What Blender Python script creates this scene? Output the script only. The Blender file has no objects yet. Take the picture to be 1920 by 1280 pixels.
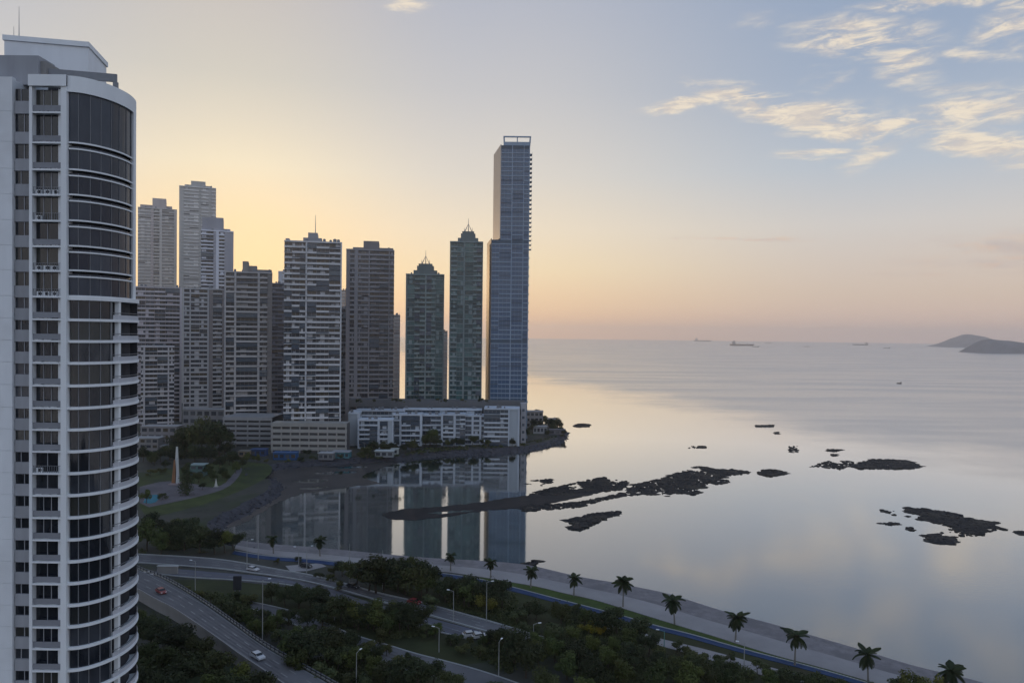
import bpy, bmesh, math, random
from mathutils import Vector, Matrix, noise
from mathutils.geometry import tessellate_polygon
random.seed(7)
R = math.radians
S = bpy.context.scene
C = S.collection

# ------------------------------------------------------------------ camera
F = 1390.0                      # focal length in photo pixels (1920 wide)
CAMZ = 85.0
PITCH, ROLL = R(-1.0), 0.0113
PPY = 640 + 11.8
cam_d = bpy.data.cameras.new('camera')
cam = bpy.data.objects.new('camera', cam_d); C.objects.link(cam)
cam_d.sensor_width = 36; cam_d.lens = F / 1920 * 36
cam_d.shift_y = 11.8 / 1920
cam_d.clip_start = 0.5; cam_d.clip_end = 60000
_f = Vector((0, math.cos(PITCH), math.sin(PITCH)))
_r0 = Vector((1, 0, 0)); _u0 = _r0.cross(_f)
cam_r = _r0 * math.cos(ROLL) + _u0 * math.sin(ROLL)
cam_u = -_r0 * math.sin(ROLL) + _u0 * math.cos(ROLL)
M = Matrix((cam_r, cam_u, -_f)).transposed().to_4x4()
M.translation = (0, 0, CAMZ)
cam.matrix_world = M
S.camera = cam

def ray(px, py):
    return (_f + cam_r * ((px - 960) / F) - cam_u * ((py - PPY) / F)).normalized()
def G(px, py, z=0.0):           # a spot of the photograph on the level z
    d = ray(px, py); t = (z - CAMZ) / d.z
    return Vector((d.x * t, d.y * t, z))
def AY(px, py, Y):              # a spot of the photograph at the distance Y
    d = ray(px, py); t = Y / d.y
    return Vector((d.x * t, Y, CAMZ + d.z * t))
def lin(r, g, b):
    f = lambda c: (c / 255 / 12.92) if c / 255 <= 0.04045 else ((c / 255 + 0.055) / 1.055) ** 2.4
    return (f(r), f(g), f(b), 1)

# ------------------------------------------------------------------ sky
SUN_AZ, SUN_EL = R(-21.0), R(4.0)          # azimuth from +Y towards +X
W = bpy.data.worlds.new('World'); S.world = W; W.use_nodes = True
nt = W.node_tree; nt.nodes.clear(); NL = nt.links
class NB:                                   # small node helper
    def __init__(s, t): s.t = t
    def n(s, kind, **kw):
        x = s.t.nodes.new(kind)
        for k, v in kw.items(): setattr(x, k, v)
        return x
    def put(s, sock, v):
        if isinstance(v, bpy.types.NodeSocket): s.t.links.new(v, sock)
        elif v is not None: sock.default_value = v
    def m(s, op, a, b=None, c=None, clamp=False):
        x = s.n('ShaderNodeMath', operation=op, use_clamp=clamp)
        s.put(x.inputs[0], a); s.put(x.inputs[1], b); s.put(x.inputs[2], c)
        return x.outputs[0]
    def vm(s, op, a, b=None, out=0):
        x = s.n('ShaderNodeVectorMath', operation=op)
        if op == 'SCALE': x.inputs['Scale'].default_value = 0.6
        s.put(x.inputs[0], a); s.put(x.inputs[1], b)
        return x.outputs[out]
    def mix(s, f, a, b, mode='MIX'):
        x = s.n('ShaderNodeMix', data_type='RGBA', blend_type=mode)
        s.put(x.inputs[0], f); s.put(x.inputs[6], a); s.put(x.inputs[7], b)
        return x.outputs[2]
    def ramp(s, f, stops, interp='LINEAR'):
        x = s.n('ShaderNodeValToRGB'); e = x.color_ramp; e.interpolation = interp
        while len(e.elements) < len(stops): e.elements.new(0.5)
        for el, (p, c) in zip(e.elements, stops):
            el.position = p; el.color = c if len(c) == 4 else (*c, 1)
        s.put(x.inputs[0], f)
        return x.outputs[0]
    def mr(s, v, a, b, c=0.0, d=1.0, smooth=True):
        x = s.n('ShaderNodeMapRange', interpolation_type='SMOOTHSTEP' if smooth else 'LINEAR')
        s.put(x.inputs[0], v); x.inputs[1].default_value = a; x.inputs[2].default_value = b
        x.inputs[3].default_value = c; x.inputs[4].default_value = d
        return x.outputs[0]
    def noise(s, vec, scale, detail=4, rough=0.55, dist=0.0):
        x = s.n('ShaderNodeTexNoise'); s.put(x.inputs['Vector'], vec)
        x.inputs['Scale'].default_value = scale; x.inputs['Detail'].default_value = detail
        x.inputs['Roughness'].default_value = rough; x.inputs['Distortion'].default_value = dist
        return x.outputs['Fac'], x.outputs['Color']
B = NB(nt)
tc = B.n('ShaderNodeTexCoord')
dirv = B.vm('NORMALIZE', tc.outputs['Generated'])
sep = B.n('ShaderNodeSeparateXYZ'); NL.new(dirv, sep.inputs[0])
el = B.m('ARCSINE', sep.outputs[2])
az = B.m('ARCTAN2', sep.outputs[0], sep.outputs[1])
daz = B.m('ARCCOSINE', B.m('COSINE', B.m('SUBTRACT', az, SUN_AZ)))
eln = B.m('DIVIDE', B.m('MAXIMUM', el, 0.0), R(90))
def stops(*rows): return [(a / 90, lin(*c)) for a, c in rows]
ZEN = (110, 134, 172)
sk_sun = B.ramp(eln, stops((0, (246, 206, 152)), (3, (246, 213, 160)), (8, (244, 220, 178)), (12, (237, 225, 198)),
    (15, (222, 214, 197)), (18, (207, 203, 193)), (24, (198, 192, 189)), (34, (172, 178, 190)), (60, (126, 147, 180)), (90, ZEN)))
sk_mid = B.ramp(eln, stops((0, (246, 188, 146)), (2.2, (245, 208, 166)), (5, (244, 222, 184)), (8, (237, 222, 198)), (12, (218, 212, 203)),
    (18, (196, 196, 199)), (24, (180, 184, 196)), (34, (157, 169, 190)), (60, (122, 143, 178)), (90, ZEN)))
sk_far = B.ramp(eln, stops((0, (224, 189, 173)), (3, (216, 195, 177)), (8, (209, 204, 200)), (12, (184, 193, 204)),
    (18, (158, 173, 195)), (24, (147, 164, 190)), (34, (138, 157, 188)), (60, (118, 140, 177)), (90, ZEN)))
sk_anti = B.ramp(eln, stops((0, (190, 184, 190)), (4, (212, 206, 210)), (9, (217, 218, 225)), (14, (214, 221, 233)),
    (24, (198, 211, 232)), (34, (178, 195, 221)), (60, (136, 158, 192)), (90, ZEN)))
f1 = B.mr(daz, R(0), R(18)); f2 = B.mr(daz, R(20), R(47)); f3 = B.mr(daz, R(56), R(120))
skyc = B.mix(f3, B.mix(f2, B.mix(f1, sk_sun, sk_mid), sk_far), sk_anti)
# clouds: soft streaks placed by compass bearing and elevation
cv = B.n('ShaderNodeCombineXYZ'); NL.new(az, cv.inputs[0]); NL.new(el, cv.inputs[1])
wv = B.n('ShaderNodeMapping'); wv.inputs['Scale'].default_value = (0.8, 3.2, 1); wv.inputs['Rotation'].default_value = (0, 0, R(-9)); NL.new(cv.outputs[0], wv.inputs[0])
nf, nc = B.noise(wv.outputs[0], 9, 9, 0.62, 0.9)
nf2, _ = B.noise(wv.outputs[0], 26, 8, 0.66, 0.6)
_, nc2 = B.noise(wv.outputs[0], 22, 6, 0.6, 0.3)
warp = B.vm('SCALE', B.vm('ADD', B.vm('SUBTRACT', nc, (0.5, 0.5, 0.5)), B.vm('SCALE', B.vm('SUBTRACT', nc2, (0.5, 0.5, 0.5))))); warp.node.inputs['Scale'].default_value = 0.055
cvw = B.vm('ADD', cv.outputs[0], B.vm('MULTIPLY', warp, (0.9, 0.42, 0)))
def azel(px, py):
    d = ray(px, py); return math.atan2(d.x, d.y), math.asin(d.z)
CL = [  # centre, half length, half thickness, tilt, strength
 (1290, 198, 95, 11, 4, .75), (1400, 182, 110, 17, -14, .95), (1520, 218, 150, 20, -13, 1.0), (1650, 242, 150, 12, -3, .9), (1600, 225, 150, 30, -12, .5),
 (1620, 72, 130, 30, -10, .8), (1690, 105, 70, 40, -35, .65), (1540, 150, 60, 18, 10, .45), (1840, 212, 170, 26, -2, .7),
 (1860, 275, 110, 26, -18, .75), (1540, 288, 90, 8, -4, .6), (1650, 270, 70, 26, 30, .55), (1740, 5, 110, 12, -5, .8), (1900, 40, 60, 40, 30, .6),
 (1830, 105, 110, 9, -12, .45), (1800, 165, 90, 10, -5, .4), (1850, 460, 150, 14, -6, .65), (1900, 485, 180, 12, 0, .5), (1800, 515, 200, 6, 0, .35),
 (1390, 447, 150, 4.5, -2, .75), (1260, 446, 16, 4, 0, .7), (1420, 40, 50, 14, 0, .25), (770, 8, 50, 10, 0, .5),
 (1600, -140, 200, 36, -12, .5), (1950, -190, 300, 40, -10, .5), (2250, 180, 260, 30, -8, .7), (2600, 60, 300, 70, -6, .7), (2300, 430, 300, 14, -2, .6), (1300, -260, 200, 30, -12, .5)]
csum = None
for (px, py, hl, hw, tilt, st) in CL:
    a, e = azel(px, py)
    mp = B.n('ShaderNodeMapping', vector_type='TEXTURE')
    mp.inputs['Location'].default_value = (a, e, 0)
    mp.inputs['Rotation'].default_value = (0, 0, R(tilt))
    k = 1 / F * 1.25
    mp.inputs['Scale'].default_value = (hl * k, max(hw, 3) * k * 1.2, 1)
    NL.new(cvw, mp.inputs[0])
    v = B.mr(B.vm('LENGTH', mp.outputs[0], out=1), 0.05, 1.15, st, 0.0)
    csum = v if csum is None else B.m('MAXIMUM', csum, v)
dens = B.m('MULTIPLY', csum, B.m('ADD', B.mr(nf, 0.33, 0.62, 0.35, 1.1), B.mr(nf2, 0.36, 0.66, -0.30, 0.25)), clamp=True)
edge = B.mr(dens, 0.02, 0.72)
ccol = B.mix(B.mr(el, R(5), R(13)), lin(212, 188, 172), lin(243, 228, 205))
ccol = B.mix(B.mr(nf2, 0.40, 0.62), B.mix(0.55, ccol, lin(176, 172, 180)), ccol)
skyc = B.mix(B.m('MULTIPLY', edge, 0.9), skyc, ccol)
sky = B.n('ShaderNodeTexSky', sky_type='NISHITA', sun_disc=False)
sky.sun_elevation = SUN_EL; sky.sun_rotation = SUN_AZ
sky.altitude = 90; sky.air_density = 1.0; sky.dust_density = 1.5; sky.ozone_density = 1.0
bgA = B.n('ShaderNodeBackground'); NL.new(sky.outputs[0], bgA.inputs[0]); bgA.inputs[1].default_value = 0.006
bgB = B.n('ShaderNodeBackground'); NL.new(skyc, bgB.inputs[0]); bgB.inputs[1].default_value = 1.0
add = B.n('ShaderNodeAddShader'); NL.new(bgA.outputs[0], add.inputs[0]); NL.new(bgB.outputs[0], add.inputs[1])
wo = B.n('ShaderNodeOutputWorld'); NL.new(add.outputs[0], wo.inputs[0])
W.cycles.sampling_method = 'MANUAL'; W.cycles.sample_map_resolution = 1024

# ------------------------------------------------------------------ sun
sl = bpy.data.lights.new('sun', 'SUN'); sl.energy = 0.35; sl.angle = R(0.6); sl.color = (1.0, 0.66, 0.36)
so = bpy.data.objects.new('sun', sl); C.objects.link(so)
sd = Vector((math.sin(SUN_AZ) * math.cos(SUN_EL), math.cos(SUN_AZ) * math.cos(SUN_EL), math.sin(SUN_EL)))
so.rotation_euler = sd.to_track_quat('Z', 'Y').to_euler(); so.location = (0, 0, 400)

S.view_settings.view_transform = 'Standard'; S.view_settings.look = 'None'
S.view_settings.exposure = 0.0; S.view_settings.gamma = 1.0; S.view_settings.use_curve_mapping = False
S.render.engine = 'CYCLES'
cy = S.cycles
cy.use_denoising = True
try: cy.denoiser = 'OPENIMAGEDENOISE'
except Exception: pass
cy.max_bounces = 6; cy.diffuse_bounces = 2; cy.glossy_bounces = 4; cy.transmission_bounces = 4; cy.transparent_max_bounces = 8; cy.volume_bounces = 1
cy.caustics_reflective = False; cy.caustics_refractive = False
cy.volume_step_rate = 1; cy.use_light_tree = True

# ------------------------------------------------------------------ mesh helpers
class MB:
    def __init__(s): s.v, s.f, s.mi = [], [], []
    def add(s, vs, fs, mi=0):
        o = len(s.v); s.v += [tuple(p) for p in vs]
        s.f += [tuple(i + o for i in f) for f in fs]; s.mi += [mi] * len(fs); return s
    def box(s, x0, x1, y0, y1, z0, z1, mi=0, m=None):
        vs = [(x0, y0, z0), (x1, y0, z0), (x1, y1, z0), (x0, y1, z0), (x0, y0, z1), (x1, y0, z1), (x1, y1, z1), (x0, y1, z1)]
        if m is not None: vs = [m @ Vector(p) for p in vs]
        return s.add(vs, [(0, 3, 2, 1), (4, 5, 6, 7), (0, 1, 5, 4), (1, 2, 6, 5), (2, 3, 7, 6), (3, 0, 4, 7)], mi)
    def prism(s, poly, z0, z1, mi=0):      # poly: list of (x, y), counter-clockwise
        n = len(poly)
        vs = [(p[0], p[1], z0) for p in poly] + [(p[0], p[1], z1) for p in poly]
        tri = tessellate_polygon([[Vector((p[0], p[1], 0)) for p in poly]])
        fs = [(i, (i + 1) % n, n + (i + 1) % n, n + i) for i in range(n)]
        for t in tri:
            a, b, c = (Vector(poly[i] if len(poly[i]) == 2 else poly[i][:2]) for i in t)
            if (b - a).cross(c - a) < 0: t = (t[0], t[2], t[1])
            fs.append(tuple(i + n for i in t)); fs.append((t[0], t[2], t[1]))
        return s.add(vs, fs, mi)
    def sheet(s, poly, z, mi=0):
        vs = [(p[0], p[1], z) for p in poly]; fs = []
        for t in tessellate_polygon([[Vector((p[0], p[1], 0)) for p in poly]]):
            a, b, c = (Vector((poly[i][0], poly[i][1])) for i in t)
            fs.append(tuple(t) if (b - a).cross(c - a) > 0 else (t[0], t[2], t[1]))
        return s.add(vs, fs, mi)
    def tube(s, pts, rads, n=6, mi=0, cap=True):
        rings = []
        for i, p in enumerate(pts):
            p = Vector(p); d = (Vector(pts[min(i + 1, len(pts) - 1)]) - Vector(pts[max(i - 1, 0)])).normalized()
            a = d.orthogonal().normalized() if abs(d.z) < 0.95 else Vector((1, 0, 0))
            a = (a - d * a.dot(d)).normalized(); b = d.cross(a)
            rings.append([p + (a * math.cos(2 * math.pi * k / n) + b * math.sin(2 * math.pi * k / n)) * rads[i] for k in range(n)])
        vs = [p for r in rings for p in r]; fs = []
        for i in range(len(pts) - 1):
            for k in range(n):
                fs.append((i * n + k, i * n + (k + 1) % n, (i + 1) * n + (k + 1) % n, (i + 1) * n + k))
        if cap: fs += [tuple(range(n))[::-1], tuple((len(pts) - 1) * n + k for k in range(n))]
        return s.add(vs, fs, mi)
    def ball(s, c, r, sub=1, mi=0, jit=0.0, sq=(1, 1, 1)):
        bm = bmesh.new(); bmesh.ops.create_icosphere(bm, subdivisions=sub, radius=1)
        vs = []
        for v in bm.verts:
            k = 1 + random.uniform(-jit, jit)
            vs.append((c[0] + v.co.x * r * k * sq[0], c[1] + v.co.y * r * k * sq[1], c[2] + v.co.z * r * k * sq[2]))
        fs = [tuple(v.index for v in f.verts) for f in bm.faces]; bm.free()
        return s.add(vs, fs, mi)
    def mesh(s, name, mats, smooth=False):
        me = bpy.data.meshes.new(name); me.from_pydata(s.v, [], s.f)
        for m in (mats if isinstance(mats, (list, tuple)) else [mats]): me.materials.append(m)
        me.polygons.foreach_set('material_index', s.mi)
        if smooth: me.polygons.foreach_set('use_smooth', [True] * len(s.f))
        me.update(); return me
    def obj(s, name, mats, parent=None, smooth=False): return ob(name, s.mesh(name, mats, smooth), parent)
def ob(name, me, parent=None, loc=(0, 0, 0), rot=None, scale=None):
    o = bpy.data.objects.new(name, me); C.objects.link(o); o.parent = parent; o.location = loc
    if rot: o.rotation_euler = rot
    if scale: o.scale = scale
    return o
def tag(o, label=None, cat=None, group=None, kind=None):
    if label: o['label'] = label
    if cat: o['category'] = cat
    if group: o['group'] = group
    if kind: o['kind'] = kind
    return o
def thing(name, label, cat, loc=(0, 0, 0), rz=0.0, group=None):
    o = ob(name, None, None, loc, (0, 0, rz)); o.empty_display_size = 1
    return tag(o, label, cat, group)
def clone(o, loc=None, rz=None, label=None, scale=None):
    r = o.copy(); C.objects.link(r)
    if loc is not None: r.location = loc
    if rz is not None: r.rotation_euler = (0, 0, rz)
    if scale is not None: r.scale = scale
    if label: r['label'] = label
    for ch in o.children:
        c = ch.copy(); C.objects.link(c); c.parent = r
        for g in ch.children:
            d = g.copy(); C.objects.link(d); d.parent = c
    return r

# ------------------------------------------------------------------ materials
def mat(name, col, rough=0.8, var=0.15, scale=0.4, metal=0.0, spec=0.3, rand=0.0, bump=0.0, stain=None, streak=False):
    m = bpy.data.materials.new(name); m.use_nodes = True; t = m.node_tree; b = NB(t)
    p = t.nodes['Principled BSDF']
    g = b.n('ShaderNodeNewGeometry'); oi = b.n('ShaderNodeObjectInfo')
    pos = g.outputs['Position']
    if streak:
        mp = b.n('ShaderNodeMapping'); mp.inputs['Scale'].default_value = (1, 1, 0.12); t.links.new(pos, mp.inputs[0]); pos = mp.outputs[0]
    f, _ = b.noise(pos, scale, 5, 0.6)
    c = (*col[:3], 1)
    lo = tuple(x * (1 - var) for x in col[:3]) + (1,); hi = tuple(min(1, x * (1 + var)) for x in col[:3]) + (1,)
    cc = b.ramp(f, [(0.28, lo), (0.72, hi)])
    if stain:
        f2, _ = b.noise(g.outputs['Position'], scale * 0.23, 4, 0.6)
        cc = b.mix(b.mr(f2, 0.48, 0.64), cc, (*stain[:3], 1))
    if rand:
        k = b.mr(oi.outputs['Random'], 0, 1, 1 - rand, 1 + rand, smooth=False)
        cc = b.vm('SCALE', cc); cc.node.inputs['Scale'].default_value = 1; t.links.new(k, cc.node.inputs['Scale'])
    t.links.new(cc, p.inputs['Base Color'])
    p.inputs['Roughness'].default_value = rough; p.inputs['Metallic'].default_value = metal
    p.inputs['Specular IOR Level'].default_value = spec
    if bump:
        bf, _ = b.noise(g.outputs['Position'], scale * 6, 4, 0.6)
        bn = b.n('ShaderNodeBump'); bn.inputs['Strength'].default_value = bump; bn.inputs['Distance'].default_value = 0.3
        t.links.new(bf, bn.inputs['Height']); t.links.new(bn.outputs[0], p.inputs['Normal'])
    return m
def glass(name, dark, light, rough=0.12, share=0.25, spec=0.6, warm=None):
    # window glass seen from outside: dark rooms, here and there a drawn blind or curtain; differs from pane to pane
    m = bpy.data.materials.new(name); m.use_nodes = True; t = m.node_tree; b = NB(t); p = t.nodes['Principled BSDF']
    oi = b.n('ShaderNodeObjectInfo'); g = b.n('ShaderNodeNewGeometry')
    mp = b.n('ShaderNodeMapping'); mp.inputs['Scale'].default_value = (0.55, 0.55, 0.28); t.links.new(g.outputs['Position'], mp.inputs[0])
    f, col = b.noise(mp.outputs[0], 1.0, 2, 0.5)
    w = b.n('ShaderNodeTexWhiteNoise', noise_dimensions='1D'); t.links.new(oi.outputs['Random'], w.inputs['W'])
    k = b.m('ADD', b.m('MULTIPLY', oi.outputs['Random'], 0.55), b.m('MULTIPLY', f, 0.45))
    cc = b.ramp(k, [(0.0, (*dark, 1)), (max(0.02, 0.72 - share), (*[d * 1.5 for d in dark], 1)), (0.78, (*light, 1))])
    if warm: cc = b.mix(b.mr(w.outputs[0], 0.86, 0.9), cc, (*warm, 1))
    t.links.new(cc, p.inputs['Base Color']); p.inputs['Roughness'].default_value = rough
    p.inputs['Specular IOR Level'].default_value = spec
    return m

M_ = {}
M_['white'] = mat('white_paint', (0.80, 0.83, 0.87), 0.75, 0.08, 0.25, streak=True, stain=(0.70, 0.72, 0.75))
M_['white_col'] = mat('white_column_paint', (0.80, 0.83, 0.86), 0.7, 0.06, 0.3, streak=True)
M_['grey_par'] = mat('grey_parapet', (0.34, 0.35, 0.38), 0.8, 0.12, 0.6, rand=0.10, streak=True)
M_['dark_gap'] = mat('dark_recess', (0.035, 0.037, 0.045), 0.9, 0.2, 0.5)
M_['steel'] = mat('grey_steel', (0.20, 0.21, 0.23), 0.5, 0.1, 1.0, metal=0.3)
M_['asphalt'] = mat('asphalt', (0.145, 0.143, 0.15), 0.9, 0.16, 0.12, stain=(0.115, 0.115, 0.122), bump=0.05)
M_['asphalt_blue'] = mat('bluish_asphalt', (0.11, 0.115, 0.145), 0.9, 0.15, 0.12)
M_['paving'] = mat('promenade_paving', (0.30, 0.285, 0.285), 0.85, 0.14, 0.10, stain=(0.24, 0.225, 0.23))
M_['revet'] = mat('stone_revetment', (0.20, 0.185, 0.19), 0.9, 0.22, 0.5, stain=(0.16, 0.15, 0.155), bump=0.3)
M_['park_pave'] = mat('dark_park_paving', (0.115, 0.105, 0.115), 0.9, 0.3, 0.12, stain=(0.08, 0.078, 0.09), bump=0.1)
M_['park_green'] = mat('park_green', (0.045, 0.060, 0.016), 0.95, 0.4, 0.12, stain=(0.030, 0.040, 0.016), bump=0.3)
M_['kerb'] = mat('pale_kerb', (0.36, 0.37, 0.37), 0.85, 0.1, 0.5)
M_['blue_lane'] = mat('blue_lane_paint', (0.010, 0.040, 0.12), 0.7, 0.25, 0.4)
M_['line'] = mat('road_marking_paint', (0.24, 0.24, 0.24), 0.8, 0.3, 0.8)
M_['grass'] = mat('park_grass', (0.032, 0.038, 0.013), 0.95, 0.35, 0.10, stain=(0.040, 0.038, 0.018), bump=0.3)
M_['verge'] = mat('verge_grass', (0.045, 0.075, 0.014), 0.95, 0.3, 0.25, bump=0.3)
M_['soil'] = mat('park_ground', (0.050, 0.050, 0.042), 0.95, 0.35, 0.09, stain=(0.032, 0.045, 0.018), bump=0.2)
M_['mud'] = mat('wet_mud', (0.058, 0.052, 0.050), 0.38, 0.3, 0.16, stain=(0.036, 0.034, 0.036), spec=0.4, bump=0.4)
M_['mud_dark'] = mat('dark_reef_mud', (0.030, 0.027, 0.028), 0.8, 0.35, 0.12, stain=(0.022, 0.021, 0.022), spec=0.15, bump=0.4)
M_['rock'] = mat('dark_shore_rock', (0.024, 0.023, 0.024), 0.75, 0.45, 0.35, stain=(0.048, 0.042, 0.036), bump=0.5, rand=0.25, spec=0.15)
M_['rock_grey'] = mat('grey_rubble', (0.058, 0.058, 0.068), 0.9, 0.35, 0.35, bump=0.5, spec=0.2)
M_['concrete'] = mat('concrete', (0.27, 0.265, 0.26), 0.85, 0.12, 0.2, streak=True)
M_['bark'] = mat('bark', (0.07, 0.055, 0.042), 0.95, 0.25, 2.0)
M_['palm_bark'] = mat('pale_palm_trunk', (0.20, 0.185, 0.165), 0.9, 0.2, 2.0)
M_['pole'] = mat('galvanised_pole', (0.34, 0.35, 0.35), 0.5, 0.08, 1.0, metal=0.2)
M_['tyre'] = mat('tyre_rubber', (0.015, 0.015, 0.015), 0.9, 0.1)
M_['car_glass'] = glass('car_glass', (0.01, 0.012, 0.014), (0.02, 0.022, 0.024), 0.08)
M_['island'] = mat('island_forest_painted_haze', (0.13, 0.135, 0.155), 0.95, 0.35, 0.012)  # forest paled to blue grey: distance haze put into the colour
def leaf(name, a, bcol, rand=0.3):
    m = bpy.data.materials.new(name); m.use_nodes = True; t = m.node_tree; b = NB(t); p = t.nodes['Principled BSDF']
    g = b.n('ShaderNodeNewGeometry'); oi = b.n('ShaderNodeObjectInfo')
    f, _ = b.noise(g.outputs['Position'], 0.55, 3, 0.6)
    c = b.ramp(f, [(0.3, (*a, 1)), (0.7, (*bcol, 1))])
    w_ = b.n('ShaderNodeTexWhiteNoise', noise_dimensions='1D'); t.links.new(oi.outputs['Random'], w_.inputs['W'])
    c = b.mix(b.mr(w_.outputs['Value'], 0.35, 1.0, 0.0, 0.55), c, (bcol[0] * 1.35, bcol[1] * 1.12, bcol[2] * 0.75, 1))
    c = b.vm('SCALE', c); t.links.new(b.mr(oi.outputs['Random'], 0, 1, 1 - rand, 1 + rand, smooth=False), c.node.inputs['Scale'])
    t.links.new(c, p.inputs['Base Color']); p.inputs['Roughness'].default_value = 0.75
    p.inputs['Specular IOR Level'].default_value = 0.25
    tr = b.n('ShaderNodeBsdfTranslucent'); t.links.new(c, tr.inputs[0])
    mx = b.n('ShaderNodeMixShader'); mx.inputs[0].default_value = 0.15
    t.links.new(p.outputs[0], mx.inputs[1]); t.links.new(tr.outputs[0], mx.inputs[2])
    t.links.new(mx.outputs[0], t.nodes['Material Output'].inputs[0])
    return m
M_['leaf_dark'] = leaf('dark_leaves', (0.022, 0.032, 0.014), (0.052, 0.064, 0.024), .4)
M_['leaf_mid'] = leaf('green_leaves', (0.034, 0.052, 0.014), (0.080, 0.100, 0.028), .4)
M_['leaf_light'] = leaf('yellow_green_leaves', (0.065, 0.080, 0.014), (0.135, 0.140, 0.030))
M_['leaf_bush'] = leaf('bush_leaves', (0.030, 0.046, 0.018), (0.085, 0.095, 0.038), .4)
M_['leaf_flower'] = leaf('yellow_flowers', (0.06, 0.07, 0.01), (0.26, 0.20, 0.015))
M_['leaf_palm'] = leaf('palm_fronds', (0.020, 0.034, 0.014), (0.036, 0.052, 0.020))

# ------------------------------------------------------------------ sea
sm = bpy.data.materials.new('sea_water'); sm.use_nodes = True; t = sm.node_tree; t.nodes.clear(); b = NB(t)
g = b.n('ShaderNodeNewGeometry'); pos = g.outputs['Position']
sp = b.n('ShaderNodeSeparateXYZ'); t.links.new(pos, sp.inputs[0])
big, bigc = b.noise(pos, 0.006, 4, 0.6)
s_ = b.m('ADD', b.m('ADD', sp.outputs[0], b.m('MULTIPLY', sp.outputs[1], 0.29)), b.m('MULTIPLY', b.m('SUBTRACT', big, 0.5), 260))
wind = b.mr(s_, 405, 560)
open_ = b.mr(sp.outputs[0], 5, 110)
mp = b.n('ShaderNodeMapping'); mp.inputs['Scale'].default_value = (0.0022, 0.011, 1); mp.inputs['Rotation'].default_value = (0, 0, R(-16)); t.links.new(pos, mp.inputs[0])
st, _ = b.noise(mp.outputs[0], 1.0, 5, 0.6)
streak = b.mr(st, 0.40, 0.62)
windy = b.m('MULTIPLY', wind, b.m('MULTIPLY_ADD', streak, 0.28, 0.72))
mp2 = b.n('ShaderNodeMapping'); mp2.inputs['Scale'].default_value = (0.35, 0.8, 1); mp2.inputs['Rotation'].default_value = (0, 0, R(12)); t.links.new(pos, mp2.inputs[0])
rp, _ = b.noise(mp2.outputs[0], 1.0, 3, 0.55)
cat_, _ = b.noise(pos, 0.018, 3, 0.6)
calm_rip = b.mr(cat_, 0.46, 0.68, 0.14, 1.0)
bn = b.n('ShaderNodeBump'); bn.inputs['Distance'].default_value = 0.075
t.links.new(b.m('ADD', b.m('MULTIPLY', calm_rip, 0.45), b.m('MULTIPLY', windy, 0.5)), bn.inputs['Strength']); t.links.new(rp, bn.inputs['Height'])
fr = b.n('ShaderNodeFresnel'); fr.inputs[0].default_value = 1.34
fac = b.m('MULTIPLY', b.m('MULTIPLY', b.m('POWER', fr.outputs[0], 0.75), 1.85, clamp=True), b.m('MULTIPLY_ADD', windy, -0.30, 0.97))
gl = b.n('ShaderNodeBsdfGlossy'); gl.inputs[0].default_value = (0.97, 0.97, 0.98, 1)
t.links.new(b.m('ADD', b.m('MULTIPLY', windy, 0.17), b.m('MULTIPLY_ADD', open_, 0.05, 0.045)), gl.inputs['Roughness']); t.links.new(bn.outputs[0], gl.inputs['Normal'])
df = b.n('ShaderNodeBsdfDiffuse'); t.links.new(b.mix(windy, (0.016, 0.042, 0.046, 1), (0.085, 0.082, 0.092, 1)), df.inputs[0])
mx = b.n('ShaderNodeMixShader'); t.links.new(fac, mx.inputs[0]); t.links.new(df.outputs[0], mx.inputs[1]); t.links.new(gl.outputs[0], mx.inputs[2])
out = b.n('ShaderNodeOutputMaterial'); t.links.new(mx.outputs[0], out.inputs[0])
mb = MB(); rr = [0, 200, 500, 1000, 2000, 4500, 9000, 18000]; N = 96
vs = [(0, 0, 0)] + [(r * math.sin(2 * math.pi * k / N), r * math.cos(2 * math.pi * k / N), 0) for r in rr[1:] for k in range(N)]
fs = [(0, 1 + (k + 1) % N, 1 + k) for k in range(N)]
for i in range(len(rr) - 2):
    for k in range(N): fs.append((1 + i * N + k, 1 + i * N + (k + 1) % N, 1 + (i + 1) * N + (k + 1) % N, 1 + (i + 1) * N + k))
mb.add(vs, fs); tag(mb.obj('sea', sm), kind='structure')

# ------------------------------------------------------------------ ground
LZ = 3.0                                    # level of the land above the water
def w(pts, z=0.0): return [G(x, y, z) for x, y in pts]
def resample(P, step, closed=False):
    P = [Vector((p[0], p[1])) for p in P]
    if closed: P = P + [P[0]]
    L = [0]
    for a, c in zip(P, P[1:]): L.append(L[-1] + (c - a).length)
    n = max(2, int(L[-1] / step)); res = []
    for k in range(n if closed else n + 1):
        d = L[-1] * k / n; i = 0
        while i < len(L) - 2 and L[i + 1] < d: i += 1
        u = (d - L[i]) / max(1e-6, L[i + 1] - L[i]); res.append(P[i].lerp(P[i + 1], u))
    return res
def smooth(P, it=1):
    for _ in range(it):
        Q = [P[0]]
        for a, c in zip(P, P[1:]): Q += [a.lerp(c, 0.25), a.lerp(c, 0.75)]
        P = Q + [P[-1]]
    return P
near_shore = [(1900, 1292), (1817, 1268), (1720, 1247), (1649, 1226), (1600, 1211), (1513, 1186), (1474, 1174), (1410, 1158), (1348, 1142),
    (1296, 1125), (1246, 1109), (1199, 1101), (1147, 1090), (1095, 1083), (1020, 1066), (986, 1057), (940, 1053), (900, 1050), (830, 1047), (760, 1042),
    (700, 1036), (600, 1026), (500, 1018), (440, 1010)]
inner = [(425, 1000), (430, 985), (470, 965), (510, 942), (534, 925), (537, 912), (528, 900), (512, 892), (520, 882), (560, 876), (640, 872), (700, 868), (760, 862), (830, 855),
    (900, 853), (980, 848), (1030, 840), (1056, 831), (1066, 823)]
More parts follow.
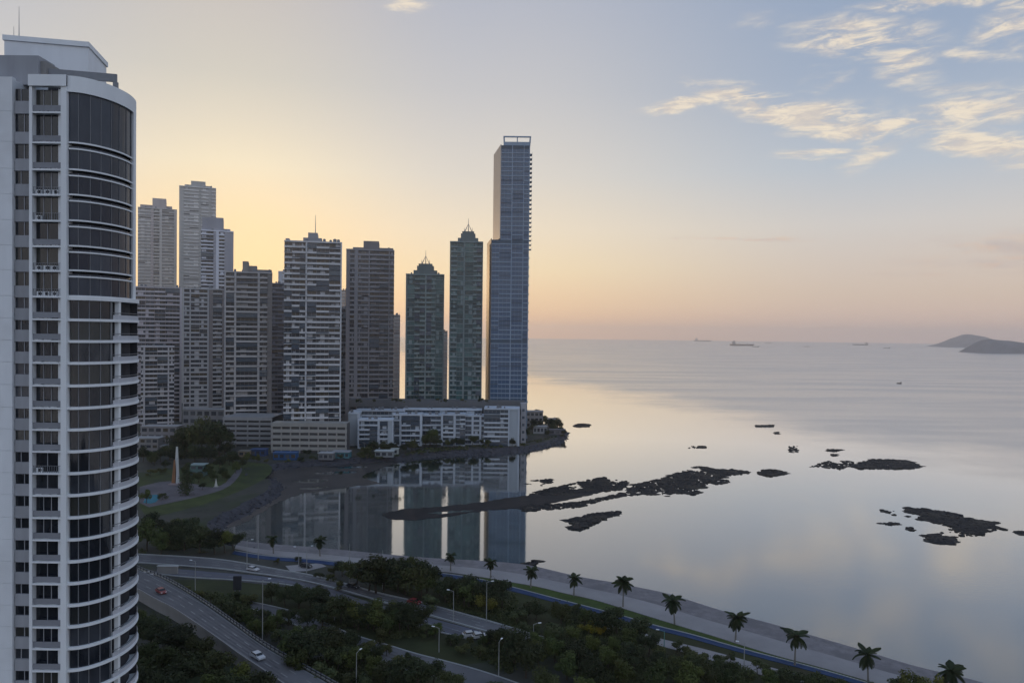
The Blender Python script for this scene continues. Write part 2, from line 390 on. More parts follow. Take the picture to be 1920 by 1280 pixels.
tip = [(1069, 814)]
shore = [Vector((260, 40))] + [p.xy for p in w(near_shore, LZ)] + [p.xy for p in w(inner + tip)] + [Vector((52, 655)), Vector((40, 690)), Vector((10, 712)), Vector((-60, 725)),
    Vector((-160, 760)), Vector((-240, 830)), Vector((-330, 1000)), Vector((-420, 1200))]
shore = smooth(shore, 1)
line = resample(shore, 3.0)
rng = random.Random(3)
waterline, top = [], []
for i, p in enumerate(line):
    d = (line[min(i + 2, len(line) - 1)] - line[max(i - 2, 0)]).normalized()
    nrm = Vector((-d.y, d.x))               # inland side
    j = noise.noise(Vector((p.x * 0.12, p.y * 0.12, 2))) * 1.6 + rng.uniform(-0.35, 0.35)
    if p.y < 300 and p.x > -95: j *= 0.25
    waterline.append(p - nrm * j)
inl = []
for i, p in enumerate(waterline):
    a = line[max(i - 4, 0)]; c = line[min(i + 4, len(line) - 1)]; d = (c - a).normalized()
    wd = 1.3 if (p.y < 300 and p.x > -95) else (17.0 if p.y < 455 and p.x < -130 else 8.0)
    inl.append(p + Vector((-d.y, d.x)) * wd)
back = [Vector((-1500, 1300)), Vector((-1500, -300)), Vector((300, -300))]
tag(MB().sheet([*inl, *back], LZ).obj('land', M_['soil']), kind='structure')
bk = MB(); n = len(waterline); K = 4
vs = []
for i in range(n):
    for k in range(K + 1):
        u = k / K; p = waterline[i].lerp(inl[i], u)
        z = -0.6 + (LZ + 0.6) * u + (noise.noise(Vector((p.x * 0.5, p.y * 0.5, 0))) * 0.5 if 0 < k < K else 0)
        vs.append((p.x, p.y, z))
fs = []; mi = []
bk.add(vs, [])
for i in range(n - 1):
    for k in range(K):
        bk.f.append((i * (K + 1) + k, (i + 1) * (K + 1) + k, (i + 1) * (K + 1) + k + 1, i * (K + 1) + k + 1)); bk.mi.append(1 if (waterline[i].y < 300 and waterline[i].x > -95) else 0)
tag(bk.obj('shore_embankment', [M_['rock_grey'], M_['revet']]), kind='structure')
# rubble lying on the embankment
ru = MB()
rs = random.Random(11)
proto_r = []
for q in range(6):
    m0 = MB(); random.seed(40 + q); m0.ball((0, 0, 0), 1, 1, 0, 0.28, (1, 0.9, 0.65)); proto_r.append(m0)
def put(mbd, src, loc, s, rz, mi=0):
    c_, s_2 = math.cos(rz) * s, math.sin(rz) * s
    mbd.add([(v[0] * c_ - v[1] * s_2 + loc[0], v[0] * s_2 + v[1] * c_ + loc[1], v[2] * s + loc[2]) for v in src.v], src.f, mi)
for i in range(0, n - 1):
    p = waterline[i]
    if p.y < 300 and p.x > -95 or p.y > 740: continue
    for q in range(10 if (p.y < 455 and p.x < -130) else 5):
        u = rs.random(); c = p.lerp(inl[i], u)
        put(ru, rs.choice(proto_r), (c.x + rs.uniform(-1, 1), c.y + rs.uniform(-1, 1), -0.6 + (LZ + 0.6) * u), rs.uniform(0.35, 1.0), rs.uniform(0, 6))
tag(ru.obj('embankment_rubble', M_['rock_grey']), kind='stuff')

def flat(name, pts, z, m, kind='structure', th=0.0, sm_=1, jit=0.0):
    P = [p.xy for p in w(pts, z)]
    P = smooth(P + [P[0]], sm_)[:-1] if sm_ else P
    if jit: P = [p + Vector((rng.uniform(-jit, jit), rng.uniform(-jit, jit))) for p in resample(P, jit * 2.2, True)]
    o = MB().sheet(P, z).obj(name, m)
    return tag(o, kind=kind)
flat('mudflat', [(490, 880), (560, 870), (640, 868), (700, 866), (752, 866), (706, 880), (674, 893), (700, 902), (720, 906), (664, 911), (630, 916), (590, 922), (556, 926), (524, 940), (486, 964), (440, 987), (415, 992), (440, 960), (500, 920)], 0.06, M_['mud'], jit=1.2)
flat('sandbar', [(712, 966), (740, 955), (800, 951), (860, 946), (920, 938), (985, 928), (1060, 920), (1130, 910), (1170, 912), (1060, 938), (985, 952), (900, 957), (830, 969), (775, 975), (740, 974)], 0.08, M_['mud_dark'], jit=1.0)

for k_, pl_ in enumerate([[(548, 902), (580, 897), (622, 899), (600, 904), (566, 906)], [(590, 887), (640, 882), (676, 884), (650, 888), (610, 890)], [(560, 916), (596, 911), (620, 912), (590, 918)], [(604, 875), (668, 873), (700, 875), (650, 878)], [(800, 961), (850, 957), (900, 955), (860, 960), (826, 964)]]):
    flat('tide_pool', pl_, 0.11, sm, jit=.8)
def ribbon(name, A, Bq, z, m, kind='structure', th=0.25, parent=None, n=60, zed=None):
    a = smooth([p.xy for p in w(A, z)], 2); c = smooth([p.xy for p in w(Bq, z)], 2)
    def rs_(P):
        L = sum((q - p).length for p, q in zip(P, P[1:])); return resample(P, L / n - 1e-6)[:n + 1]
    a, c = rs_(a), rs_(c); nn = min(len(a), len(c)); mb = MB()
    vs = []
    for i in range(nn):
        zz = z
        vs += [(a[i].x, a[i].y, zz), (c[i].x, c[i].y, zz), (a[i].x, a[i].y, zz - th), (c[i].x, c[i].y, zz - th)]
    fs = []
    for i in range(nn - 1):
        o = i * 4; q = o + 4
        fs += [(o, o + 1, q + 1, q), (o + 2, q + 2, q + 3, o + 3), (o, q, q + 2, o + 2), (o + 1, o + 3, q + 3, q + 1)]
    mb.add(vs, fs); mb.f = [f if True else f for f in mb.f]
    o = mb.obj(name, m, parent); bm = bmesh.new(); bm.from_mesh(o.data); bmesh.ops.recalc_face_normals(bm, faces=bm.faces); bm.to_mesh(o.data); bm.free()
    if kind and not parent: tag(o, kind=kind)
    return o, a[:nn], c[:nn]
def strip_mesh(P, off, wd, z0, z1, mbd=None):        # a low wall or kerb that follows the line P
    mbd = mbd or MB(); L = []
    for i, p in enumerate(P):
        d = (P[min(i + 1, len(P) - 1)] - P[max(i - 1, 0)]).normalized(); nrm = Vector((-d.y, d.x))
        L.append((p + nrm * off, p + nrm * (off + wd)))
    vs = []
    for a, c in L: vs += [(a.x, a.y, z0), (c.x, c.y, z0), (a.x, a.y, z1), (c.x, c.y, z1)]
    fs = []
    for i in range(len(L) - 1):
        o = 4 * i; q = o + 4
        fs += [(o + 2, o + 3, q + 3, q + 2), (o, q, q + 1, o + 1), (o, o + 2, q + 2, q), (o + 1, q + 1, q + 3, o + 3)]
    k = 4 * (len(L) - 1); fs += [(0, 1, 3, 2), (k, k + 2, k + 3, k + 1)]
    mbd.add(vs, fs); return mbd
def dashes(P, Q, us, z, dl, gap, wd, mbd):
    for u in us:
        L = [a.lerp(c, u) for a, c in zip(P, Q)]; L = resample(L, 0.5); i = 0; st_ = int(dl / 0.5); gp = int(gap / 0.5)
        while i + st_ < len(L):
            seg = L[i:i + st_ + 1]; d = (seg[-1] - seg[0]).normalized(); nr = Vector((-d.y, d.x)) * wd / 2
            a, c = seg[0], seg[-1]
            mbd.add([(*(a - nr), z), (*(c - nr), z), (*(c + nr), z), (*(a + nr), z)], [(0, 1, 2, 3)]); i += st_ + max(1, gp)
    return mbd

# the grass of the park, laid as sheets on the land
flat('park_lawn', [(300, 1085), (430, 1088), (520, 1094), (600, 1092), (680, 1118), (760, 1150), (850, 1190), (940, 1215), (900, 1250), (760, 1235), (640, 1190), (520, 1140), (420, 1150), (330, 1105)], LZ + 0.012, M_['grass'])
flat('park_lawn', [(640, 1075), (760, 1100), (900, 1110), (960, 1105), (1180, 1168), (1400, 1222), (1640, 1285), (1700, 1330), (1200, 1330), (960, 1190), (800, 1130)], LZ + 0.012, M_['grass'])
flat('park_lawn', [(640, 1230), (760, 1245), (900, 1300), (930, 1340), (640, 1340), (560, 1275)], LZ + 0.012, M_['grass'])
# promenade, verge and blue lane along the water
prom_sea = [(445, 1016), (500, 1023), (600, 1030), (700, 1040), (760, 1046), (830, 1051), (900, 1054), (986, 1061), (1020, 1069), (1095, 1087), (1147, 1094), (1199, 1105), (1246, 1114), (1296, 1130), (1348, 1147), (1410, 1163), (1474, 1180), (1513, 1192), (1600, 1217), (1649, 1232), (1720, 1254), (1817, 1275), (1900, 1299)]
prom_land = [(440, 1028), (500, 1041), (600, 1047), (700, 1060), (760, 1066), (830, 1070), (900, 1080), (962, 1091), (1012, 1099), (1056, 1111), (1108, 1121), (1160, 1137), (1212, 1153), (1290, 1177), (1348, 1194), (1374, 1203), (1461, 1230), (1526, 1246), (1623, 1274), (1700, 1296), (1800, 1322)]
PL = resample([Vector(p) for p in prom_land], 40); PS = resample([Vector(p) for p in prom_sea], 40)
prom_mid = [(a.x + (c.x - a.x) * .55, a.y + (c.y - a.y) * .55) for a, c in ((PL[int(k * (len(PL) - 1) / 30)], PS[int(k * (len(PS) - 1) / 30)]) for k in range(31))]
ribbon('promenade', prom_mid, prom_land, LZ + 0.14, M_['paving'])
ribbon('stone_revetment', [(x + 1, y - 4) for x, y in prom_sea], prom_mid, LZ + 0.07, M_['revet'])
lane_top = [(440, 1032), (500, 1043), (600, 1049), (700, 1064), (760, 1069), (830, 1074), (900, 1085), (960, 1100), (1046, 1123), (1082, 1132), (1181, 1158), (1233, 1174), (1290, 1187), (1369, 1210), (1455, 1233), (1526, 1251), (1610, 1275), (1680, 1296), (1760, 1320)]
lane_bot = [(x - 5, y + 5.5) for x, y in lane_top]
ribbon('grass_verge', [(x, y + 1) for x, y in prom_land[6:]], lane_top[6:], LZ + 0.05, M_['verge'])
lane_o, la, lb = ribbon('blue_lane', lane_top, lane_bot, LZ + 0.10, M_['blue_lane'], n=110)
tag(strip_mesh(la, 0.0, 0.35, LZ, LZ + 0.24).obj('lane_kerb', M_['kerb']), kind='structure')
ribbon('park_path', [(1120, 1165), (1190, 1180), (1235, 1196), (1290, 1208), (1360, 1226), (1430, 1246), (1520, 1270), (1600, 1292)], [(1115, 1172), (1185, 1190), (1230, 1208), (1285, 1222), (1350, 1242), (1420, 1262), (1500, 1286), (1580, 1310)], LZ + 0.06, M_['paving'])
# curved road behind, two carriageways
r2a, a1, a2 = ribbon('curved_road', [(180, 1036), (262, 1039), (370, 1045), (422, 1050), (474, 1059), (526, 1069), (578, 1077), (657, 1097), (700, 1110), (773, 1126), (812, 1136), (890, 1157), (958, 1177), (1020, 1196)],
    [(180, 1050), (262, 1054), (370, 1062), (422, 1066), (474, 1073), (526, 1080), (578, 1089), (650, 1107), (690, 1119), (755, 1138), (790, 1148), (865, 1169), (940, 1190), (1000, 1210)], LZ + 0.16, M_['asphalt'], n=90)
r2b, b1, b2 = ribbon('service_road', [(296, 1063), (344, 1067), (400, 1072), (470, 1077), (526, 1084), (578, 1093), (640, 1110), (680, 1124), (745, 1143), (781, 1152), (838, 1166), (900, 1182)],
    [(292, 1074), (344, 1081), (400, 1084), (470, 1088), (526, 1093), (570, 1101), (625, 1120), (660, 1136), (720, 1158), (765, 1170), (825, 1184), (880, 1197)], LZ + 0.12, M_['asphalt_blue'], n=70)
r3, c1, c2 = ribbon('park_road', [(470, 1128), (515, 1137), (560, 1149), (610, 1168), (660, 1190), (720, 1207), (780, 1226), (838, 1240), (890, 1254), (943, 1271), (1000, 1292)],
    [(470, 1140), (512, 1152), (550, 1168), (600, 1192), (650, 1219), (700, 1238), (760, 1255), (812, 1266), (860, 1280), (910, 1296), (960, 1320)], LZ + 0.10, M_['asphalt'])
RD = [(a1, a2), (b1, b2), (c1, c2)]
mk = dashes(a1, a2, (0.36, 0.66), LZ + 0.17, 3, 6, 0.28, MB()); dashes(b1, b2, (0.5,), LZ + 0.13, 3, 6, 0.25, mk); dashes(a1, a2, (0.04, 0.96), LZ + 0.17, 40, 0.5, 0.2, mk)
tag(mk.obj('road_markings', M_['line']), kind='stuff')
M_['track'] = mat('worn_asphalt', (0.105, 0.103, 0.11), 0.85, 0.25, 0.3, stain=(0.125, 0.122, 0.128))
wt = MB()
for P_, Q_, us_, z_ in ((a1, a2, (.12, .25, .44, .57, .74, .87), LZ + .166), (b1, b2, (.2, .36, .64, .8), LZ + .126), (c1, c2, (.25, .42, .6, .77), LZ + .106)):
    dashes(P_, Q_, us_, z_, 60, .5, .55, wt)
tag(wt.obj('wheel_tracks', M_['track']), kind='stuff')
kb = strip_mesh(a1, 0, 0.4, LZ, LZ + 0.45); strip_mesh(a2, -0.4, 0.4, LZ, LZ + 0.40, kb); strip_mesh(b2, -0.35, 0.35, LZ, LZ + 0.30, kb)
strip_mesh(c1, 0, 0.35, LZ, LZ + 0.25, kb); strip_mesh(c2, -0.35, 0.35, LZ, LZ + 0.25, kb)
tag(kb.obj('road_kerbs', M_['kerb']), kind='structure')
flat('parking_strip', [(535, 1060), (600, 1055), (612, 1061), (575, 1070), (545, 1071)], LZ + 0.06, M_['paving'], sm_=0)
# the raised road in front
HZ = 6.0
hr_out = [(180, 1028), (262, 1070), (292, 1078), (331, 1098), (383, 1131), (435, 1168), (487, 1207), (552, 1244), (612, 1278), (690, 1322), (770, 1368)]
hr_in = [(180, 1066), (262, 1106), (292, 1124), (326, 1140), (365, 1166), (422, 1206), (448, 1226), (500, 1260), (532, 1282), (600, 1328), (680, 1378)]
hw, h1, h2 = ribbon('raised_road', hr_out, hr_in, HZ, M_['asphalt'], n=80)
mk = dashes(h1, h2, (0.36, 0.67), HZ + 0.006, 3.0, 4.5, 0.28, MB()); dashes(h1, h2, (0.05, 0.95), HZ + 0.006, 40, 0.5, 0.18, mk)
RD += [(h1, h2), (la, lb)]
wt = dashes(h1, h2, (.12, .25, .44, .57, .74, .87), HZ + .003, 60, .5, .55, MB()); tag(wt.obj('raised_road_wheel_tracks', M_['track']), kind='stuff')
tag(mk.obj('raised_road_markings', M_['line']), kind='stuff')
rt = strip_mesh(h2, -0.3, 0.3, LZ - 0.2, HZ - 0.3); strip_mesh(h1, 0.0, 0.3, LZ - 0.2, HZ - 0.3, rt)
tag(rt.obj('retaining_wall', M_['concrete']), 'long concrete wall holding up the raised road', 'retaining wall')
gw = thing('guard_rail', 'dark guard rail with small posts along the far edge of the raised road', 'guard rail', (0, 0, 0))
strip_mesh(h1, 0.32, 0.22, HZ, HZ + 0.35).obj('kerb_base', M_['concrete'], gw)
strip_mesh(h1, 0.36, 0.12, HZ + 0.75, HZ + 1.0).obj('rail', M_['steel'], gw)
ps = MB()
for p, q in zip(resample(h1, 2.0), resample(h1, 2.0)[1:]):
    d = (q - p).normalized(); c = p + Vector((-d.y, d.x)) * 0.42; ps.box(c.x - .12, c.x + .12, c.y - .12, c.y + .12, HZ, HZ + 1.05)
tag(ps.obj('posts', M_['dark_gap'], gw), kind='stuff')
gw = thing('guard_rail', 'low concrete parapet along the near edge of the raised road above the dark trees', 'guard rail', (0, 0, 0))
strip_mesh(h2, -0.55, 0.25, HZ - 0.3, HZ + 0.7).obj('parapet', M_['concrete'], gw)
# park by the bay on the far left
flat('bay_park_lawn', [(262, 895), (300, 880), (345, 880), (420, 862), (500, 868), (512, 876), (505, 892), (470, 912), (400, 940), (320, 962), (262, 975)], LZ + 0.01, M_['park_green'])
flat('bay_park_paving', [(262, 912), (310, 900), (360, 905), (395, 915), (420, 908), (436, 890), (448, 876), (456, 878), (446, 896), (427, 914), (392, 926), (330, 940), (262, 954)], LZ + 0.03, M_['park_pave'])
flat('wading_pool', [(268, 942), (276, 928), (296, 926), (302, 932), (288, 944)], LZ + 0.06, mat('pool_water', (0.02, 0.22, 0.30), 0.1, 0.1))
# air
hz = MB().box(-19500, 19500, -19500, 19500, -1.0, 315.0)
o = hz.obj('haze', None); o.data.materials.clear()
hm = bpy.data.materials.new('haze'); hm.use_nodes = True; t = hm.node_tree; t.nodes.clear(); b = NB(t)
pv = b.n('ShaderNodeVolumePrincipled'); pv.inputs['Color'].default_value = (0.99, 0.955, 0.93, 1); pv.inputs['Density'].default_value = 8.5e-5
pv.inputs['Anisotropy'].default_value = 0.7
out = b.n('ShaderNodeOutputMaterial'); t.links.new(pv.outputs[0], out.inputs['Volume'])
o.data.materials.append(hm); tag(o, kind='stuff')

# ================================================================== towers of the far shore
GLS = {
 'dark': glass('dark_window_glass', (0.028, 0.031, 0.040), (0.10, 0.105, 0.115), 0.15, 0.25, warm=(0.075, 0.060, 0.042)),
 'teal': glass('teal_window_glass', (0.016, 0.040, 0.045), (0.070, 0.150, 0.152), 0.13, 0.3),
 'blue': glass('blue_curtain_glass', (0.036, 0.072, 0.132), (0.072, 0.120, 0.195), 0.13, 0.35),
 'low': glass('low_block_glass', (0.035, 0.050, 0.072), (0.10, 0.125, 0.15), 0.2, 0.3),
 'pale': glass('painted_haze_window_glass', (0.30, 0.29, 0.285), (0.44, 0.43, 0.42), 0.3, 0.3),  # far towers' windows, with the distance haze painted in as pale colour
 'near': glass('near_tower_glass', (0.007, 0.009, 0.014), (0.050, 0.056, 0.070), 0.06, 0.14, spec=0.55, warm=(0.036, 0.037, 0.034)),
 'tint': glass('tinted_curtain_glass', (0.016, 0.020, 0.032), (0.060, 0.072, 0.095), 0.12, 0.4, spec=0.25),
}
_mc = {}
def paint(r, g, b, rand=0.08):
    k = (r, g, b, rand)
    if k not in _mc: _mc[k] = mat('facade_paint', (r, g, b), 0.85, 0.10, 0.15, rand=rand, streak=True, spec=0.2)
    return _mc[k]
TOWERS = []
def tower(name, label, pxl, pxr, ytop, Y, D, fl, bays, wall, band, gl='dark', yaw=0.0, skip_top=0, ph=(), mast=(), base_y=None, slab=0.35, slab_out=0.18, par=1.15, core=None, crown=None, rnd=0.12, side='band', seed=1, roofline=True, cat='tower', z0=LZ, ybot=None, group=None, face=1.0):
    """One high building. bays: list of (width share, kind); fl: storey height in metres."""
    r = random.Random(seed); mid = (pxl + pxr) / 2
    cm = AY(mid, 640, Y); rr_ = AY(pxr if cm.x < 0 else pxl, 640, Y)
    yaw = -math.atan2(rr_.x, Y) * face + yaw
    def hit(px):                             # where the sight line of px meets the turned front
        d = AY(px, 640, Y); dx, dy = math.cos(yaw), math.sin(yaw)
        # cm + s*(dx,dy) = u*(d.x, Y)
        det = dx * -Y + d.x * dy; s_ = (-cm.x * -Y + d.x * -Y) / det if abs(det) > 1e-6 else 0
        return s_
    sl_, sr_ = hit(pxl), hit(pxr); wd = sr_ - sl_; sm_ = (sl_ + sr_) / 2
    X = cm.x + math.cos(yaw) * sm_; Yc = Y + math.sin(yaw) * sm_
    h = AY(mid, ytop, Yc).z - z0
    if ybot: z0b = AY(mid, ybot, Y).z; h = h + z0 - z0b; z0 = z0b
    nf = max(1, int(round(h / fl))); fh = h / nf
    t = thing(name, label, cat, (X, Yc, z0), yaw, group)
    wall = tuple(x * 1.4 for x in wall); band = tuple(min(.8, x * 1.6) for x in band); wallm, bandm = paint(*wall, .14), paint(*band, .10); corem = core or GLS[gl]
    hw_ = wd / 2
    ob('wall', MB().box(-hw_ + .45, hw_ - .45, 1.6, D - .4, 0, h - .05).mesh('wall', paint(*[x * .42 for x in wall])), t)
    slm = MB().box(-hw_ + .02, hw_ - .02, 0.6, D, 0, slab).mesh('floor_slab', bandm)
    # end walls, with a window slot per storey left between slabs
    em = MB()
    for sx in (-1, 1):
        for k in range(4):
            y0 = 1.0 + (D - 1.6) * (k / 4 + .05); y1 = 1.0 + (D - 1.6) * (k / 4 + .16)
            em.box(*( (hw_ - .44, hw_ - .1) if sx > 0 else (-hw_ + .1, -hw_ + .44)), y0, y1, 0, h - .1)
    em.obj('end_wall', wallm, t)
    for i in range(1, nf + 1):
        if i < nf: ob('floor_slab', slm, t, (0, 0, i * fh - slab / 2))
    x = -hw_
    tot = sum(bq[0] for bq in bays); cols = MB()
    for (share, kind) in bays:
        bw = wd * share / tot; x0, x1 = x, x + bw; x = x1; cxm = (x0 + x1) / 2; g_ = .06
        if kind in ('solid', 'fin'):
            dy = -0.35 if kind == 'fin' else 0.25
            MB().box(x0 + .01, x1 - .01, dy, 1.7, 0, h + (0.6 if kind == 'fin' else 0)).obj('pier' if kind == 'fin' else 'wall_strip', bandm if kind == 'fin' else wallm, t)
            continue
        # window: glass pane between mullions
        nm = max(1, int(round(bw / 3.2)))
        wz0, wz1 = (par if kind != 'glass' else .45), fh - slab
        if kind == 'balcony': yw = 1.45; wz0 = 0.25
        elif kind == 'glass': yw = 0.35
        else: yw = 0.62
        wm = MB(); wm.box(x0 - cxm + g_, x1 - cxm - g_, yw, yw + .1, wz0, wz1, 0)
        for k in range(nm + 1):
            xx = x0 - cxm + g_ + (bw - 2 * g_) * k / nm
            wm.box(xx - .07, xx + .07, yw - .12, yw - .01, wz0, wz1, 1)
        wmesh = wm.mesh('window', [GLS[gl], wallm])
        # front band: parapet or spandrel
        pm = MB()
        if kind == 'balcony':
            pm.box(x0 - cxm + .03, x1 - cxm - .03, -slab_out - .75, -slab_out - .6, -slab * .6, par)
            pm.box(x0 - cxm + .03, x1 - cxm - .03, -slab_out - .59, 0.58, -slab * .6, slab * .4)
            for sx in (x0 - cxm + .03, x1 - cxm - .15): pm.box(sx, sx + .12, -slab_out - .59, 0.58, slab * .4 + .01, par)
        elif kind == 'glass':
            pm.box(x0 - cxm + .03, x1 - cxm - .03, 0.15, 0.58, -slab / 2, .42)
        else:
            pm.box(x0 - cxm + .03, x1 - cxm - .03, -slab_out, 0.58, -slab / 2, par)
        pmesh = pm.mesh('balcony' if kind == 'balcony' else 'spandrel', bandm)
        xa_, xb_ = x0 - cxm + .05, x1 - cxm - .05
        alt = []
        if kind == 'balcony':
            q = MB(); q.box(xa_, xb_, -slab_out - .7, .58, -slab * .6, slab * .4, 0); q.box(xa_, xb_, -slab_out - .72, -slab_out - .66, slab * .4 + .05, par, 1)
            alt.append(q.mesh('balcony', [bandm, GLS['low']]))
            q = MB(); q.box(xa_, xb_, -slab_out - .75, -slab_out - .6, -slab * .6, par, 0); q.box(xa_, xb_, -slab_out - .59, .58, -slab * .6, slab * .4, 0)
            fx = xa_ + bw * .2; q.box(fx, fx + bw * .28, .0, .5, slab * .4 + .01, 2.1, 2); q.box(fx + bw * .36, fx + bw * .48, -.3, .2, slab * .4 + .01, 1.5, 1)
            alt.append(q.mesh('balcony', [bandm, GLS['low'], wallm]))
        # a second window with a drawn curtain over part of it
        q = MB(); q.box(xa_, xb_, yw, yw + .1, wz0, wz1, 0); cw = bw * (.3 + .25 * r.random()); c0 = xa_ + (bw - cw) * r.random() * .9
        q.box(c0, min(c0 + cw, xb_), yw - .05, yw - .01, wz0 + .1, wz1 - .05, 2)
        for k in range(nm + 1):
            xx = x0 - cxm + g_ + (bw - 2 * g_) * k / nm; q.box(xx - .07, xx + .07, yw - .12, yw - .06, wz0, wz1, 1)
        wmesh2 = q.mesh('window', [GLS[gl], wallm, bandm])
        em_ = None
        for i in range(nf):
            zz = i * fh
            ob('window', wmesh2 if r.random() < .28 else wmesh, t, (cxm, 0, zz))
            u_ = r.random()
            if u_ > rnd * (0.5 if kind != 'balcony' else 1): ob('balcony' if kind == 'balcony' else 'spandrel', pmesh if not alt or r.random() < .66 else r.choice(alt), t, (cxm, 0, zz))
            elif kind == 'balcony':
                if em_ is None:
                    em_ = MB().box(x0 - cxm + .03, x1 - cxm - .03, -slab_out + .1, .58, 0, fh - .5, 0).mesh('enclosed_balcony', [GLS['pale' if gl == 'pale' else 'low']])
                ob('enclosed_balcony', em_, t, (cxm, 0, zz))
    if roofline: MB().box(-hw_ - .05, hw_ + .05, -.3, D + .05, 0, 1.1).obj('roof_slab', bandm, t, ).location = (0, 0, h)
    for (pl, pr, py, dd) in ph:
        zt = AY((pl + pr) / 2, py, Yc + 2).z - z0; xa, xb = hit(pl) - sm_, hit(pr) - sm_
        q = MB().box(xa, xb, 2 + dd, max(4 + dd, D - 3 - dd), h + 1.1, max(zt, h + 2)).obj('roof_house', wallm, t)
    if roofline:
        um = MB().box(-1.1, 1.1, -.9, .9, 0, 1.7); um.box(-.7, .7, -.6, .6, 1.71, 2.1); um = um.mesh('roof_unit', M_['steel'])
        for k in range(2 + int(wd / 9)): ob('roof_unit', um, t, (r.uniform(-hw_ + 2, hw_ - 2), r.uniform(1.5, 4), h + 1.1), (0, 0, r.choice((0, 1.57))), (r.uniform(.5, 1.1),) * 3)
    for (mx_, my_, k) in mast:
        top = AY(mx_, my_, Yc + D / 2); tx = hit(mx_) - sm_
        q = MB(); zb = h + 1.1
        for (pl, pr, py, dd) in ph:
            if pl <= mx_ <= pr: zb = max(zb, AY((pl + pr) / 2, py, Yc + 2).z - z0)
        q.tube([(tx, D / 2, zb), (tx, D / 2, top.z - z0)], [0.28 * k, 0.1 * k], 6); q.obj('mast', M_['pole'], t)
    if crown: crown(t, h, hw_, D, X, z0)
    TOWERS.append(t); return t

PALE = (0.36, 0.34, 0.33); PINK = (0.30, 0.25, 0.24); GREY = (0.26, 0.26, 0.28); WHITE = (0.46, 0.47, 0.50); BRWN = (0.20, 0.185, 0.18)
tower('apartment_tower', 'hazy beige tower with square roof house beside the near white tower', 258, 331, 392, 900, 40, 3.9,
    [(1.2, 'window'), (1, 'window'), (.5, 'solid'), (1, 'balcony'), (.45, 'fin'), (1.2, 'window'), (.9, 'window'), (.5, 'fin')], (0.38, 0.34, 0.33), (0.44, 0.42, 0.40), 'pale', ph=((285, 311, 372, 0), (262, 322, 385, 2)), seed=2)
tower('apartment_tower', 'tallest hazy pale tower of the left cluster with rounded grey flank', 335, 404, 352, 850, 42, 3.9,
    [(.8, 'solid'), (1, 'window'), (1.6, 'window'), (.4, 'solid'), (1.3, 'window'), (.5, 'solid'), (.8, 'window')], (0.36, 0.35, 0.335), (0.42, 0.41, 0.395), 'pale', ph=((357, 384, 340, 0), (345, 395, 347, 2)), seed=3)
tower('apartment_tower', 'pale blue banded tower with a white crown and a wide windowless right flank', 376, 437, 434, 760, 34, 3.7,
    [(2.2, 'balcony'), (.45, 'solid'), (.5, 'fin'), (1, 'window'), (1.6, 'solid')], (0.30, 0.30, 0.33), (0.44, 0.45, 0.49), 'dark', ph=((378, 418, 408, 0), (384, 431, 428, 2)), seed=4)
tower('apartment_block', 'wide mauve grey block with thin white storey lines below the beige tower', 250, 341, 540, 660, 26, 3.75,
    [(1.3, 'window'), (1, 'window'), (1.2, 'balcony'), (1.6, 'balcony'), (.25, 'fin')], PINK, (0.33, 0.31, 0.33), 'dark', seed=5, rnd=.08, cat='apartment block')
tower('apartment_block', 'lower grey block of stacked balconies in front of the mauve block', 264, 327, 651, 600, 18, 3.6,
    [(.3, 'window'), (.18, 'fin'), (1.4, 'balcony'), (1.2, 'balcony'), (.16, 'fin'), (.6, 'window')], (0.25, 0.23, 0.24), (0.34, 0.33, 0.34), 'dark', seed=6, rnd=.2, cat='apartment block')
tower('apartment_tower', 'brown tower with tall pale fins and flat white roof edge behind large dark trees', 343, 420, 543, 620, 24, 3.7,
    [(.12, 'fin'), (.7, 'window'), (.16, 'fin'), (1.1, 'window'), (1, 'window'), (.2, 'fin'), (.5, 'solid'), (1.2, 'balcony'), (.25, 'solid')], (0.19, 0.175, 0.175), (0.30, 0.30, 0.31), 'dark', seed=7, rnd=.15)
tower('apartment_tower', 'grey brown tower with two full height pale ribs and a stepped roof house', 421, 510, 512, 560, 26, 3.75,
    [(.12, 'fin'), (.85, 'balcony'), (.2, 'fin'), (2.2, 'balcony'), (.22, 'fin'), (.8, 'balcony'), (.5, 'solid')], BRWN, (0.30, 0.29, 0.29), 'dark', ph=((454, 465, 490, 0), (460, 481, 498, 1), (478, 509, 505, 0)), seed=8)
tower('slab_tower', 'narrow dark slab tower squeezed between the ribbed tower and the white banded tower', 508, 534, 533, 640, 20, 3.7,
    [(1, 'window'), (1, 'window')], (0.10, 0.10, 0.115), (0.13, 0.13, 0.15), 'dark', seed=9)
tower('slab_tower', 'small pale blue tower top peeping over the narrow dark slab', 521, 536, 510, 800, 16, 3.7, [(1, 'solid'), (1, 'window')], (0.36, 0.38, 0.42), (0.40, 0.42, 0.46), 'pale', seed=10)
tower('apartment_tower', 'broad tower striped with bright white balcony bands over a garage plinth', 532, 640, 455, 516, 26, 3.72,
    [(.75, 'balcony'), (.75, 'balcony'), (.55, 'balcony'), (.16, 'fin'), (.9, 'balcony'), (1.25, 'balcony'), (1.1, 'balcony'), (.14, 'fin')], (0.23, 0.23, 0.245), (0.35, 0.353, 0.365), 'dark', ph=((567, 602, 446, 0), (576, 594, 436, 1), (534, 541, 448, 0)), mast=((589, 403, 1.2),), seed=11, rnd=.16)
tower('slab_tower', 'low dark tower wedged between the white banded tower and the brown tower', 638, 664, 580, 640, 18, 3.7, [(1, 'window'), (1, 'window')], (0.11, 0.12, 0.14), (0.15, 0.16, 0.18), 'dark', seed=12)
